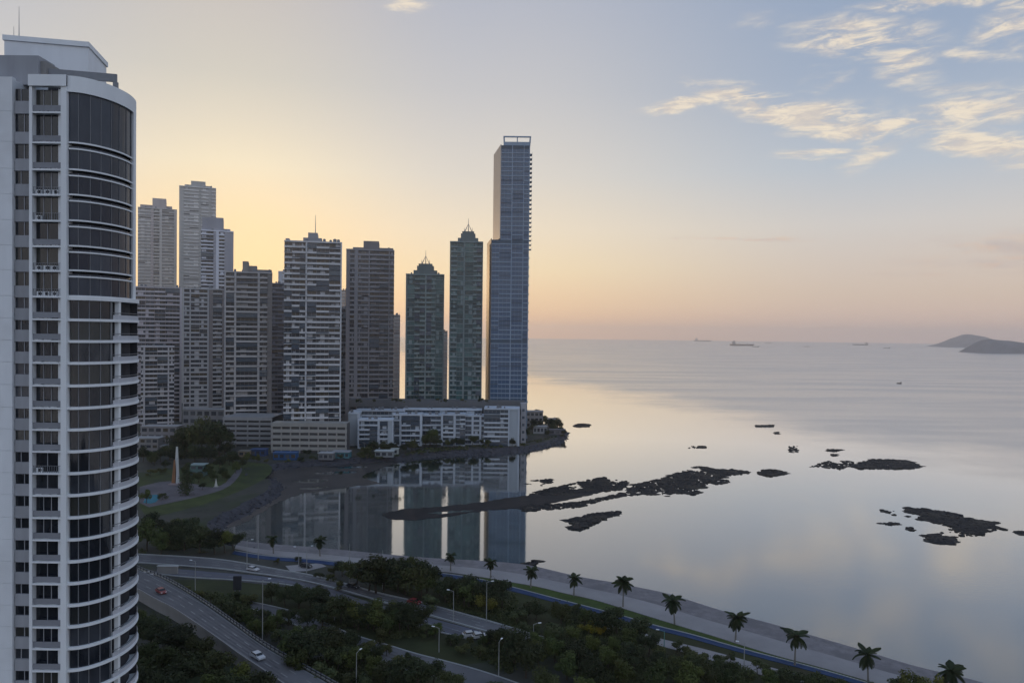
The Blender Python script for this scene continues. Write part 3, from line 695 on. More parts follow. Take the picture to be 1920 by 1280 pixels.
tower('slab_tower', 'orange tinted distant tower top behind the low dark wedge tower', 638, 655, 545, 900, 16, 3.7, [(1, 'window'), (1, 'solid')], (0.33, 0.26, 0.21), (0.36, 0.29, 0.25), 'pale', seed=13)
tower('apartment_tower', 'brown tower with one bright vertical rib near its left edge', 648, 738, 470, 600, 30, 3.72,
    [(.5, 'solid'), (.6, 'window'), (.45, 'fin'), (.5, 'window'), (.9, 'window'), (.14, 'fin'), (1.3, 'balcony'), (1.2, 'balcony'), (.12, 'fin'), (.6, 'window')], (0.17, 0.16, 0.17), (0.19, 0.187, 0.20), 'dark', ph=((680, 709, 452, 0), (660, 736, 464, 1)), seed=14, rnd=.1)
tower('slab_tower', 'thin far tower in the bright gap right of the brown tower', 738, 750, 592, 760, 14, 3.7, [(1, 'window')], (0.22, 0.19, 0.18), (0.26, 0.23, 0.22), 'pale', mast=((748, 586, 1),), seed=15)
def spire(k, off=0):
    def f(t, h, hw_, D, X, z0):
        c = MB(); zb = h + 1.1
        for s_, z1, z2 in ((.62, 0, 4.5), (.44, 4.5, 9.5), (.36, 9.5, 12)): c.box(-hw_ * s_ + off, hw_ * s_ + off, 3 + 4 * (1 - s_), D - 3 - 4 * (1 - s_), zb + z1 * k, zb + z2 * k)
        c.obj('stepped_crown', paint(0.17, 0.20, 0.20), t)
        m = MB(); zc = zb + 12 * k
        for sx, sy in ((-1, -1), (1, -1), (1, 1), (-1, 1)):
            m.tube([(sx * 3.2 + off, D / 2 + sy * 3.2, zc), (off + sx * .3, D / 2 + sy * .3, zc + 9 * k)], [.22, .14], 5)
            m.tube([(sx * 3.2 + off, D / 2 + sy * 3.2, zc), (sx * 3.2 + off, D / 2 + sy * 3.2, zc + 5 * k)], [.2, .1], 5)
        m.tube([(off, D / 2, zc), (off, D / 2, zc + 16 * k)], [.4, .12], 6)
        m.obj('spire', M_['pole'], t)
    return f
tower('glass_tower', 'shorter of the two teal glass towers with a stepped top and thin spire', 760, 832, 516, 590, 28, 3.72,
    [(.2, 'solid'), (1, 'glass'), (.7, 'balcony'), (.7, 'balcony'), (.16, 'fin'), (.7, 'balcony'), (.55, 'window'), (1, 'glass'), (.15, 'solid')], (0.13, 0.155, 0.155), (0.155, 0.185, 0.185), 'teal', crown=spire(.72), seed=16, rnd=.25)
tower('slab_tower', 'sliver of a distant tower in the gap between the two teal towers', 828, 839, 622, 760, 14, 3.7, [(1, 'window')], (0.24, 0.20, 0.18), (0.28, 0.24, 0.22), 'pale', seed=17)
tower('glass_tower', 'taller of the two teal glass towers with a spire, left of the tallest blue tower', 842, 904, 455, 585, 28, 3.72,
    [(.15, 'solid'), (.9, 'window'), (.9, 'glass'), (.2, 'fin'), (1.2, 'glass'), (.5, 'window'), (.7, 'balcony'), (.15, 'solid')], (0.13, 0.155, 0.158), (0.15, 0.18, 0.183), 'teal', crown=spire(.72, 1.0), seed=18, rnd=.3)

# ---- the tallest tower: blue curtain wall, stepped, balconies on its right edge
Yt = 585.0
def tall():
    D = 34.0; a = AY(912.5, 640, Yt); c = AY(990.5, 640, Yt); X = (a.x + c.x) / 2; hw_ = (c.x - a.x) / 2
    X0 = lambda px: AY(px, 640, Yt).x - X
    zs = AY(920, 449, Yt).z; zt = AY(960, 264, Yt).z; zl = AY(930, 272, Yt).z
    xl_, xu = X0(919), X0(935)                       # front left corners of lower and upper shaft
    bl, bu = AY(911, 640, Yt + D).x - X, AY(922, 640, Yt + D).x - X      # their rear left corners
    t = thing('glass_tower', 'tallest tower, slender blue curtain wall with a stepped left side and open roof frame', 'tower', (X, Yt, LZ))
    bandm, dkm = paint(0.32, 0.40, 0.50), paint(0.10, 0.13, 0.17)
    pan = mat('brushed_side_panels', (0.34, 0.32, 0.31), 0.5, 0.08, 0.2, metal=0.3, spec=0.4)
    pan2 = mat('bronze_side_panels', (0.17, 0.15, 0.15), 0.5, 0.08, 0.2, metal=0.2, spec=0.3)
    h1, h2 = zs - LZ, zl - LZ
    MB().prism([(xl_ + .5, .6), (hw_ - .9, .6), (hw_ - .9, D), (bl + .5, D)], 0, h1).obj('lower_shaft', dkm, t)
    MB().prism([(xu + .5, .6), (hw_ - .9, .6), (hw_ - .9, D), (bu + .5, D)], h1 + .02, h2).obj('upper_shaft', dkm, t)
    MB().prism([(xl_, .1), (xl_ + .48, .1), (bl + .48, D + .3), (bl, D + .3)], 0, h1 + 1).obj('side_wall', pan2, t)
    MB().prism([(xu, .1), (xu + .48, .1), (bu + .48, D + .3), (bu, D + .3)], h1 + 1.02, h2 + .6).obj('side_wall', pan, t)
    MB().box(hw_ - .88, hw_ - .3, .1, D + .3, 0, h2 - .5).obj('side_wall', bandm, t)
    rib = X0(957)
    MB().box(rib - .3, rib + .3, -.25, .55, 0, h2).obj('rib', bandm, t)
    MB().box(hw_ - 5.2, hw_ - 4.8, -.25, .55, 0, h2).obj('rib', bandm, t)
    n1 = 44; fh = h1 / n1; n2 = int((h2 - h1) / fh)
    def bay(x0, x1, nm):
        g = MB(); g.box(x0, x1, .30, .40, .55, fh - .12, 0)
        for k in range(nm + 1):
            xx = x0 + (x1 - x0) * k / nm; g.box(xx - .06, xx + .06, .12, .29, .55, fh - .12, 1)
        s = MB().box(x0 - .05, x1 + .05, -.08, .55, -.1, .52)
        return g.mesh('window', [GLS['blue'], bandm]), s.mesh('spandrel', bandm)
    lo = [bay(xl_ + .55, X0(934), 2), bay(X0(934) + .1, rib - .35, 3), bay(rib + .35, hw_ - 5.25, 3), bay(hw_ - 4.75, hw_ - .95, 1)]
    up = [bay(xu + .55, rib - .35, 3), bay(rib + .35, hw_ - 5.25, 3), bay(hw_ - 4.75, hw_ - .95, 1)]
    balc = MB().box(hw_ - .28, hw_ + 1.5, 1.0, 9.0, -.2, .05); balc.box(hw_ + 1.35, hw_ + 1.5, 1.0, 9.0, .06, 1.15)
    bm_ = balc.mesh('balcony', bandm)
    lv = [MB().box(a_, c_, .05, .6, .1, fh - .2).mesh('mechanical_louver', dkm) for a_, c_ in ((xl_ + .55, rib - .35), (rib + .35, hw_ - .95))]
    r = random.Random(4); mech = {21, 43}
    for i in range(n1 + n2):
        z = i * fh
        if i in mech:
            for m_ in lv: ob('mechanical_louver', m_, t, (0, 0, z))
        for gm, smh in (lo if i < n1 else up):
            if i not in mech: ob('window', gm, t, (0, 0, z))
            if r.random() > .14: ob('spandrel', smh, t, (0, 0, z))
        if i >= n1 - 2: ob('balcony', bm_, t, (0, 0, z))
        elif i % 2 == 0: ob('balcony', bm_, t, (-1.35, 0, z))
    zr = zt - LZ; z2 = AY(960, 254.5, Yt).z - LZ; xl, xr = X0(940), X0(991)
    MB().box(xl, xr - .5, 1, D - 2, h2 + .02, zr - .6).obj('roof_house', bandm, t)
    f = MB()
    for x in (xl, (xl + xr) / 2 - .3, xr - .8):
        for y in (1.2, D - 4): f.box(x, x + .8, y, y + 1, zr - .58, z2 - .92)
    f.box(xl - .2, xr + .2, 1.0, 2.4, z2 - .9, z2); f.box(xl - .2, xr + .2, D - 4.2, D - 2.8, z2 - .9, z2)
    f.box(xl - .2, xl + .9, 2.42, D - 4.22, z2 - .9, z2); f.box(xr - .9, xr + .2, 2.42, D - 4.22, z2 - .9, z2); f.obj('roof_frame', bandm, t)
tall()

# ---- plinths and garages
def plinth(label, pxl, pxr, ytop, Y, D, nf, bandc, gapc, piers, name='parking_garage', ybot=None):
    a = AY(pxl, 640, Y); c = AY(pxr, 640, Y); X = (a.x + c.x) / 2; hw_ = (c.x - a.x) / 2
    h = AY((pxl + pxr) / 2, ytop, Y).z - LZ; t = thing(name, label, 'garage', (X, Y, LZ)); fh = h / nf
    MB().box(-hw_ + .4, hw_ - .4, 1.2, D, 0, h - .1).obj('core', paint(*gapc), t)
    bmesh_ = MB().box(-hw_, hw_, 0, 1.15, 0, fh * .55).mesh('parapet_band', paint(*bandc))
    for i in range(nf): ob('parapet_band', bmesh_, t, (0, 0, (i + 1) * fh - fh * .55))
    pm = MB().box(-.4, .4, .1, 1.1, 0, fh * .44).mesh('pier', paint(*bandc))
    for i in range(nf):
        for k in range(piers + 1): ob('pier', pm, t, (-hw_ + .6 + (2 * hw_ - 1.2) * k / piers, .1, i * fh + .01))
    MB().box(-hw_ + .2, hw_ - .2, .3, D - .2, h, h + .5).obj('deck', paint(*bandc), t)
    return t
plinth('beige garage plinth of the white banded tower with long level bands', 509, 651, 794, 503, 12, 5, (0.33, 0.32, 0.30), (0.10, 0.10, 0.105), 8)
plinth('grey garage plinth of open decks below the ribbed tower', 418, 511, 783, 530, 28, 6, (0.28, 0.28, 0.285), (0.07, 0.07, 0.075), 4)
plinth('long dark garage row under the brown and teal towers', 655, 985, 751, 572, 10, 3, (0.15, 0.155, 0.165), (0.045, 0.045, 0.05), 26)

# ---- white low blocks along the waterfront
LB = (0.28, 0.31, 0.34); LBW = (0.33, 0.36, 0.40)
def low(label, pxl, pxr, ytop, Y, D, bays, seed, nfl=3.4, **kw):
    kw.setdefault('face', .5)
    return tower('apartment_block', label, pxl, pxr, ytop, Y, D, nfl, bays, LB, LBW, 'low', seed=seed, rnd=.22, slab=.4, par=1.0, cat='apartment block', **kw)
low('leftmost white waterfront block with a slanted pale end wall', 654, 676, 776, 538, 20, [(1.5, 'solid'), (.5, 'fin')], 31)
low('white waterfront block of stacked balconies in a white frame beside the slanted end wall', 672, 738, 789, 527, 14, [(.15, 'fin'), (1.2, 'balcony'), (.9, 'balcony'), (.25, 'fin'), (.9, 'balcony'), (.5, 'solid'), (.1, 'fin')], 32)
low('set back waterfront block with a grey penthouse floor above the framed balconies', 668, 760, 771, 553, 12, [(1, 'window'), (1, 'balcony'), (1, 'window')], 33)
low('white waterfront block with two white frames left of the large waterfront tree', 738, 793, 779, 541, 14, [(.7, 'balcony'), (.2, 'fin'), (1, 'balcony'), (1, 'balcony'), (.25, 'fin')], 34)
low('recessed waterfront block half hidden by the large waterfront tree', 790, 832, 780, 549, 12, [(1, 'balcony'), (1, 'window'), (.2, 'fin')], 35)
low('waterfront block with one tall blue glazed stair strip', 829, 874, 779, 544, 14, [(.18, 'fin'), (1.2, 'balcony'), (.25, 'fin'), (.5, 'glass'), (.6, 'balcony')], 36)
low('narrow waterfront block of three bright columns between the blue stair and the banded block', 872, 911, 781, 550, 12, [(1, 'window'), (.25, 'fin'), (.8, 'window'), (.25, 'fin'), (.5, 'window')], 37)
low('right waterfront block of six level white balcony bands with a pale blank end', 909, 976, 768, 546, 18, [(2.4, 'balcony'), (1.2, 'balcony'), (.2, 'fin'), (1.2, 'solid'), (.3, 'fin')], 38)
low('long pale roof pavilion row above the waterfront blocks', 757, 905, 769, 560, 8, [(1, 'window'), (1, 'window'), (.3, 'solid'), (1, 'window'), (1, 'window')], 39, ybot=790)
t = thing('lift_shaft', 'slim white lift shaft standing at the right foot of the tallest tower', 'lift shaft', AY(983, 640, 560) * Vector((1, 1, 0)) if False else (AY(983, 640, 560).x, 560, LZ))
hh = AY(983, 757, 560).z - LZ
MB().box(-2, 2, 0, 4, 0, hh).obj('shaft_wall', paint(0.42, 0.42, 0.45), t); MB().box(-2.3, 2.3, -.3, 4.3, hh, hh + .8).obj('cap', paint(0.46, 0.46, 0.5), t)
for k in range(5): MB().box(-.9, .9, -.12, -.02, 2 + k * hh / 5.4, 4 + k * hh / 5.4).obj('window', GLS['low'], t)

# ---- houses
def house(label, pxl, pxr, ytop, ybase, D, wallc, roofc, nf=2, nb=3, flatroof=True, name='house', z0=None):
    base = G((pxl + pxr) / 2, ybase, LZ if z0 is None else z0); Y = base.y
    a = AY(pxl, ybase, Y); c = AY(pxr, ybase, Y); X = (a.x + c.x) / 2; hw_ = (c.x - a.x) / 2
    h = max(2.6, AY((pxl + pxr) / 2, ytop, Y).z - base.z)
    t = thing(name, label, 'house' if name == 'house' else name.replace('_', ' '), (X, Y, base.z))
    MB().box(-hw_, hw_, 0, D, 0, h).obj('wall', paint(*wallc), t)
    if flatroof: MB().box(-hw_ - .4, hw_ + .4, -.5, D + .4, h, h + .35).obj('roof', paint(*roofc), t)
    else:
        q = MB(); rh = min(3.0, hw_ * .5)
        q.add([(-hw_ - .5, -.5, h), (hw_ + .5, -.5, h), (hw_ + .5, D + .5, h), (-hw_ - .5, D + .5, h), (-hw_ * .5, D / 2, h + rh), (hw_ * .5, D / 2, h + rh)],
            [(0, 1, 5, 4), (1, 2, 5), (2, 3, 4, 5), (3, 0, 4), (0, 3, 2, 1)]); q.obj('roof', paint(*roofc), t)
    fh = h / nf; bw = 2 * hw_ / nb
    wm = MB().box(-bw * .34, bw * .34, -.08, -.01, fh * .3, fh * .8, 0); wm.box(-bw * .36, bw * .36, -.2, -.01, fh * .24, fh * .295, 1)
    wm = wm.mesh('window', [GLS['dark'], paint(*wallc)])
    for i in range(nf):
        for k in range(nb): ob('window', wm, t, (-hw_ + bw * (k + .5), 0, i * fh))
    return t
house('pale terraced villa with roof terrace highest on the rocky point', 986, 1018, 772, 802, 12, (0.34, 0.33, 0.33), (0.30, 0.29, 0.29), 3, 4)
house('low white villa in the middle of the rocky point below the terraced one', 1000, 1026, 800, 813, 8, (0.36, 0.36, 0.37), (0.30, 0.30, 0.31), 1, 4)
house('small grey villa near the end of the rocky point among dark trees', 1028, 1042, 786, 802, 9, (0.30, 0.30, 0.29), (0.22, 0.21, 0.21), 2, 2)
house('low grey boathouse at the waterside end of the rocky point', 1030, 1060, 806, 815, 6, (0.16, 0.16, 0.18), (0.13, 0.13, 0.15), 1, 3)
house('teal walled beach building by the mudflat right of the beige garage plinth', 622, 654, 848, 859, 8, (0.08, 0.22, 0.26), (0.26, 0.27, 0.29), 1, 4)
house('grey shed with a slatted pale roof left of the teal beach building', 597, 624, 850, 862, 7, (0.20, 0.20, 0.21), (0.34, 0.34, 0.35), 1, 3)
house('blue walled shed among dark shrubs in front of the beige garage plinth', 512, 555, 849, 862, 6, (0.035, 0.09, 0.22), (0.06, 0.12, 0.25), 1, 4)
house('dark blue shed in front of the grey garage plinth', 470, 497, 843, 855, 6, (0.03, 0.06, 0.16), (0.05, 0.08, 0.17), 1, 3)
house('ochre kiosk left of the dark blue shed', 447, 468, 846, 856, 5, (0.28, 0.22, 0.15), (0.22, 0.20, 0.17), 1, 2)
house('white tent roofed pavilion by the shore below the framed balconies', 703, 737, 846, 857, 6, (0.24, 0.26, 0.27), (0.42, 0.45, 0.45), 1, 3)
house('bright white cabin at the shore right of the tent roofed pavilion', 733, 746, 842, 852, 5, (0.42, 0.45, 0.43), (0.46, 0.48, 0.46), 1, 1)
house('lilac white canopy building under the two white frames', 755, 783, 833, 842, 5, (0.12, 0.13, 0.17), (0.40, 0.41, 0.50), 1, 3)
house('pale annex with long flat roof behind the big dark tree mass', 342, 420, 768, 812, 12, (0.22, 0.22, 0.23), (0.32, 0.32, 0.33), 3, 6)
house('grey townhouse with a wide roof at the left edge of the bay park', 250, 296, 822, 852, 10, (0.22, 0.21, 0.21), (0.30, 0.30, 0.30), 3, 4)
house('taller grey townhouse behind the wide roofed one', 264, 330, 800, 838, 12, (0.24, 0.23, 0.24), (0.30, 0.29, 0.29), 3, 5)
house('pale low pavilion facing the bay park lawn', 272, 306, 836, 851, 6, (0.30, 0.30, 0.31), (0.36, 0.36, 0.37), 1, 4)
house('teal park pavilion right of the dark cone tree', 356, 382, 872, 892, 6, (0.10, 0.17, 0.17), (0.22, 0.28, 0.28), 2, 2)

# ---- white and orange slender monument in the bay park
p = G(329, 907, LZ); k = AY(329, 838, p.y).z - LZ; m_ = (p.y / F)
t = thing('sail_monument', 'pointed white and orange monument rising from the bay park beside the dark cone tree', 'monument', (p.x, p.y, LZ))
wdt = 6.2 * m_
def sail(x0, x1, ytilt, z0_, z1_, tipx): return [(x0, -1, z0_), (x1, -1, z0_), (x1, 1, z0_), (x0, 1, z0_)], [(tipx - .3, -.2, z1_), (tipx + .3, -.2, z1_), (tipx + .3, .2, z1_), (tipx - .3, .2, z1_)]
def frust(a, c, name, m):
    q = MB(); q.add(a + c, [(0, 3, 2, 1), (4, 5, 6, 7), (0, 1, 5, 4), (1, 2, 6, 5), (2, 3, 7, 6), (3, 0, 4, 7)]); return q.obj(name, m, t)
frust(*sail(-wdt, wdt * .2, 0, 0, k * .66, -wdt * .3), 'orange_sail', mat('orange_cladding', (0.24, 0.12, 0.06), 0.7, 0.2, 0.5))
frust([(-wdt * .75, 1.1, k * .1), (wdt * .55, 1.1, k * .1), (wdt * .55, 2.6, k * .1), (-wdt * .75, 2.6, k * .1)], [(-.4, 1.4, k), (.4, 1.4, k), (.4, 2.0, k), (-.4, 2.0, k)], 'white_spire', paint(0.52, 0.53, 0.52))
frust(*sail(wdt * .35, wdt, 0, 0, k * .72, wdt * .55), 'white_sail', paint(0.46, 0.48, 0.48))
MB().box(-wdt * 1.4, wdt * 1.4, -3, 4, 0, .6).obj('plinth', paint(0.26, 0.22, 0.23), t)
p = G(405, 913, LZ); t = thing('obelisk', 'small white obelisk on the bay park lawn', 'obelisk', (p.x, p.y, LZ))
q = MB(); q.add([(-.6, -.6, .5), (.6, -.6, .5), (.6, .6, .5), (-.6, .6, .5), (0, 0, 5)], [(0, 3, 2, 1), (0, 1, 4), (1, 2, 4), (2, 3, 4), (3, 0, 4)]); q.obj('shaft', paint(0.5, 0.5, 0.46), t)
MB().box(-1, 1, -1, 1, 0, .5).obj('base', paint(0.3, 0.3, 0.3), t)

# ================================================================== the near tower on the left
YN = 110.0
nx = lambda px, Y=YN: AY(px, 618, Y).x
nz = lambda py, px=90, Y=YN: AY(px, py, Y).z
NT = thing('apartment_tower', 'near white apartment tower with curved corner balconies filling the left edge', 'tower', (0, 0, 0))
slabs_y = [210, 266.6, 317, 364.3, 412.7, 460.5, 506.5, 554.8, 597, 637.5, 678.5, 721, 763.0, 803.6, 844.5, 885.5, 926.7, 968.5, 1009.9, 1051.0, 1092, 1133, 1173, 1213.5, 1254.8]
SZ = [nz(y) for y in slabs_y]
fhn = (SZ[-6] - SZ[-1]) / 5
while SZ[-1] - fhn > 3.5: SZ.append(SZ[-1] - fhn)
SZ.append(LZ)
ZTOP = nz(142)
xW, xR0, xR1, xC0, xB1, xC1 = nx(25), nx(26), nx(57), nx(62.5), nx(116), nx(126.5)
XL = -150.0
EA, EB, ECX, ECY = 5.2, 8.06, xC1, YN + 8.06
def ell(off=0.0, f0=0.0, f1=180.0, n=26, a=EA, bq=EB):
    res = []
    for i in range(n + 1):
        ph_ = R(f0 + (f1 - f0) * i / n); x = a * math.sin(ph_); y = -bq * math.cos(ph_)
        nv = Vector((math.sin(ph_) / a, -math.cos(ph_) / bq)).normalized()
        res.append((ECX + x - nv.x * off, ECY + y - nv.y * off))
    return res
def curve_wall(name, pts, pts2, z0, z1, m, parent=NT):   # a thin curved wall between two plan lines
    q = MB(); vs = []
    for a, c in zip(pts, pts2): vs += [(*a, z0), (*c, z0), (*a, z1), (*c, z1)]
    fs = []
    for i in range(len(pts) - 1):
        o, e = 4 * i, 4 * i + 4; fs += [(o, e, e + 2, o + 2), (o + 1, o + 3, e + 3, e + 1), (o + 2, e + 2, e + 3, o + 3), (o, o + 1, e + 1, e)]
    k = 4 * (len(pts) - 1); fs += [(0, 2, 3, 1), (k, k + 1, k + 3, k + 2)]
    q.add(vs, fs); return q.mesh(name, m)
WH, WC, GP, DG = M_['white'], M_['white_col'], M_['grey_par'], M_['dark_gap']
# blank white wall in storey high panels
for i, z in enumerate(SZ[:-1]):
    ztop = (ZTOP - 0.3) if i == 0 else SZ[i - 1] - .03
    if i == 0: MB().box(XL, xW, YN - .25, YN + .6, z, ztop).obj('wall_panel', WH, NT)
    else: MB().box(XL, xW, YN - .25, YN + .6, z, ztop).obj('wall_panel', WH, NT)
MB().box(XL, xW - .2, YN + .61, YN + 30, LZ, ZTOP - .5).obj('wall_core', WH, NT)
MB().box(xW - .19, xC1 - .3, YN + 3.6, YN + 15.8, LZ, ZTOP - .5).obj('inner_core', DG, NT)
cp = ell(1.5, 0, 180, 20); MB().prism([(ECX - .28, cp[0][1]), *cp[1:], (ECX - .28, cp[-1][1])], LZ, SZ[7] - .1).obj('inner_core', DG, NT)
for x0, x1, nm in ((xR1, xC0, 'column'), (xB1, xC1, 'column')): MB().box(x0, x1, YN - .32, YN + 3.5, LZ, ZTOP + (0.0)).obj(nm, WC, NT)
rg = random.Random(21)
BAL = paint(0.50, 0.51, 0.55)
wrec = MB()
acm = MB().box(-.45, .45, -.18, .18, 0, .68, 0)
acm.tube([(.12, -.185, .34), (.12, -.2, .34)], [.27, .27], 10, 1); acm = acm.mesh('air_conditioner', [M_['white_col'], M_['dark_gap']])
slab_bay = MB().box(xC0 + .01, xB1 - .01, YN - .3, YN + 3.55, -.26, .0).mesh('balcony_slab', WC)
rail_b = MB().box(xC0 + .05, xB1 - .05, YN - .14, YN - .06, .12, .95).mesh('balcony_rail', paint(0.26, 0.27, 0.30))
rail_c = MB()
for k in range(13): rail_c.box(xC0 + .1 + k * .34, xC0 + .15 + k * .34, YN - .15, YN - .1, .01, 1.0)
rail_c.box(xC0 + .05, xB1 - .05, YN - .17, YN - .09, 1.0, 1.06); rail_c = rail_c.mesh('balcony_rail', M_['steel'])
low_seg = [(126.5, 0), (185, 0)]
phs = (0, 60, 150)
for i in range(len(SZ) - 1):
    zf = SZ[i]; zc = (SZ[i - 1] if i else ZTOP - 1.6); H = zc - zf - .27
    # recessed strip: parapet and dark window
    pz = 1.5 if i > 0 else 1.6
    MB().box(xR0, xR1 - .02, YN + .12, YN + .45, zf - .26, zf + pz).obj('parapet', GP, NT)
    q = MB().box(xR0, xR1 - .02, YN + .42, YN + .52, zf + pz + .01, zc - .27, 0)
    xx = xR0 + (xR1 - xR0) * (.55 if i % 3 else .35); q.box(xx - .05, xx + .05, YN + .33, YN + .41, zf + pz + .01, zc - .27, 1)
    q.obj('window', [GLS['near'], GP], NT)
    # balcony bay
    ob('balcony_slab', slab_bay, NT, (0, 0, zf))
    if rg.random() < .72: ob('balcony_rail', rail_b, NT, (0, 0, zf))
    else: ob('balcony_rail', rail_c, NT, (0, 0, zf))
    q = MB(); w0, w1 = xC0 + .02, xB1 - .75
    q.box(w0, w1, YN + .65, YN + .75, zf + .05, zc - .3, 0); nb = rg.choice((2, 3, 3))
    for k in range(nb + 1): q.box(w0 + (w1 - w0) * k / nb - .05, w0 + (w1 - w0) * k / nb + .05, YN + .57, YN + .64, zf + .05, zc - .3, 1)
    q.obj('window', [GLS['near'], GP], NT)
    MB().box(xB1 - .73, xB1 - .02, YN + .3, YN + 3.5, zf + .01, zc - .27).obj('wall_return', WC, NT)
    for k in range(rg.choice((1, 2, 3, 3))):
        ob('air_conditioner', acm, NT, (xC0 + .8 + k * 1.15 + rg.uniform(-.15, .15), YN + .12 + rg.uniform(0, .15), zf + .01), (0, 0, rg.uniform(-.15, .15)))
    # curved corner
    if i >= 8:
        e0, e1 = ell(0, 0, 180, 40), ell(1.48, 0, 180, 40)
        MB().prism([*e0, (ECX, e1[-1][1]), *e1[::-1][1:-1], (ECX, e1[0][1])], zf - .36, zf + .04).obj('curved_slab', WC, NT)
        cut = 62
        gm = curve_wall('corner_window', ell(.45, 2, cut, 10), ell(.55, 2, cut, 10), zf + .05, zc - .38, GLS['near']); ob('corner_window', gm, NT)
        mm = MB()
        for ph_ in (16, 31, 46, 60):
            c = ell(.38, ph_, ph_, 1)[0]; mm.box(c[0] - .05, c[0] + .05, c[1] - .05, c[1] + .05, zf + .05, zc - .38)
        mm.obj('mullion', M_['steel'], NT)
        bt = curve_wall('balustrade', ell(.12, cut, 175, 20), ell(.2, cut, 175, 20), zf + .05, zf + .72, BAL); ob('balustrade', bt, NT)
        bt = curve_wall('top_rail', ell(.10, cut, 175, 20), ell(.22, cut, 175, 20), zf + 1.0, zf + 1.08, M_['steel']); ob('top_rail', bt, NT)
        gw_ = curve_wall('balcony_shade_wall', ell(1.35, cut, 175, 16), ell(1.45, cut, 175, 16), zf + .05, zc - .38, M_['dark_gap']); ob('balcony_shade_wall', gw_, NT)  # balcony back wall, its dark colour painted in for the shade inside
        e1_, e2_ = ell(.25, 133, 136, 1), ell(1.34, 133, 136, 1)
        MB().prism([e1_[0], e1_[1], e2_[1], e2_[0]], zf + .05, zc - .37).obj('rear_wall', DG, NT)  # end wall in the same painted shade, closing the view through the balcony
        c0 = ell(.5, 72, 72, 1)[0]; c1 = ell(1.34, cut, cut, 1)[0]; c2 = ell(.6, cut, cut, 1)[0]
        MB().box(c0[0] - .32, c0[0] + .32, c0[1] - .32, c0[1] + .32, zf + .05, zc - .37).obj('balcony_post', WC, NT)
        MB().add([(c1[0], c1[1], zf + .05), (c2[0], c2[1], zf + .05), (c2[0], c2[1], zc - .38), (c1[0], c1[1], zc - .38), (c1[0] + .12, c1[1] + .12, zf + .05), (c2[0] + .12, c2[1] + .12, zf + .05), (c2[0] + .12, c2[1] + .12, zc - .38), (c1[0] + .12, c1[1] + .12, zc - .38)],
            [(0, 1, 2, 3), (5, 4, 7, 6), (1, 5, 6, 2), (4, 0, 3, 7), (3, 2, 6, 7), (0, 4, 5, 1)]).obj('side_wall', WC, NT)
    elif i == 7:
        e0, e1 = ell(0, 0, 180, 40), ell(1.48, 0, 180, 40)
        MB().prism([*e0, (ECX, e1[-1][1]), *e1[::-1][1:-1], (ECX, e1[0][1])], zf - .55, zf + .05).obj('curved_slab', WC, NT)
UA, UB = EA - .45, EB - .4
def ell2(off, f0, f1, n): 
    s = ell(off, f0, f1, n, UA, UB); return [(x, y - (EB - UB) + .0) for x, y in s]
# dark glazed upper corner
MB().prism([(ECX, ell2(1.2, 0, 0, 1)[0][1]), *ell2(1.2, 3, 177, 30), (ECX, ell2(1.2, 180, 180, 1)[0][1])], SZ[7] + .06, ZTOP - 1).obj('inner_core', DG, NT)
for i in range(0, 8):
    zf = SZ[i]; zc = (SZ[i - 1] if i else ZTOP - .3)
    if i in (0,): continue
    top_ = zc if i > 1 else ZTOP - .55
    z1 = top_ - (.95 if i > 1 else 0)
    segs = [(1, 34), (34.5, 64), (64.5, 92), (92.5, 120), (120.2, 178)]
    for (u, v) in segs:
        ob('curtain_glass', curve_wall('curtain_glass', ell2(.25, u, v, 7), ell2(.35, u, v, 7), zf + .02 + (.1 if i < 7 else .1), z1 + (.45 if i > 1 else 0), GLS['tint']), NT)
    for u in (17, 34.25, 49, 64.25, 78, 92.25, 106, 120):
        c = ell2(.2, u, u, 1)[0]; MB().box(c[0] - .035, c[0] + .035, c[1] - .035, c[1] + .035, zf + .13, z1 + (.4 if i > 1 else 0)).obj('mullion', M_['steel'], NT)
    if i < 7 or True:
        for dz, th in ((-.02, .24), (-.95, .22)):
            if i == 7 and dz == -.95: continue
            ob('floor_band', curve_wall('floor_band', ell2(.06, 1, 178, 26), ell2(.24, 1, 178, 26), zf + dz - th / 2 + .06, zf + dz + th / 2 + .06, M_['white_col'] if i != 0 else WC), NT)
c = ell2(.1, 112, 112, 1)[0]; MB().box(c[0] - .25, c[0] + .28, c[1] - .4, c[1] + .4, SZ[7] + .1, ZTOP - .4).obj('rear_column', WC, NT)
# the white roof edge that follows the curve
zt0, zt1 = nz(166), ZTOP
pe = [(xC0 - .4, YN - .42), (ECX - .02, YN - .42)]
MB().box(xR1 - .05, ECX, YN - .5, YN + .4, nz(163), ZTOP + .02).obj('roof_parapet', WC, NT)
ob('roof_parapet', curve_wall('roof_parapet', ell2(-.1, 0, 175, 30), ell2(.5, 0, 175, 30), nz(172), ZTOP, WC), NT)
MB().prism([(ECX - .3, ell2(.6, 0, 0, 1)[0][1]), *ell2(.6, 0, 180, 24), (ECX - .3, ell2(.6, 180, 180, 1)[0][1])], ZTOP - .9, ZTOP - .6).obj('roof_deck', M_['concrete'], NT)
# roof structures, set back on the roof
def roofbox(name, pl, pr, pt, Y, D, zb, m, slope=0):
    a, c = AY(pl, pt, Y), AY(pr, pt + slope, Y + 0)
    return MB().add([(a.x, Y, zb), (c.x, Y, zb), (c.x, Y + D, zb), (a.x, Y + D, zb), (a.x, Y, a.z), (c.x, Y, a.z), (c.x, Y + D, a.z), (a.x, Y + D, a.z)],
        [(0, 3, 2, 1), (4, 5, 6, 7), (0, 1, 5, 4), (1, 2, 6, 5), (2, 3, 7, 6), (3, 0, 4, 7)]).obj(name, m, NT)
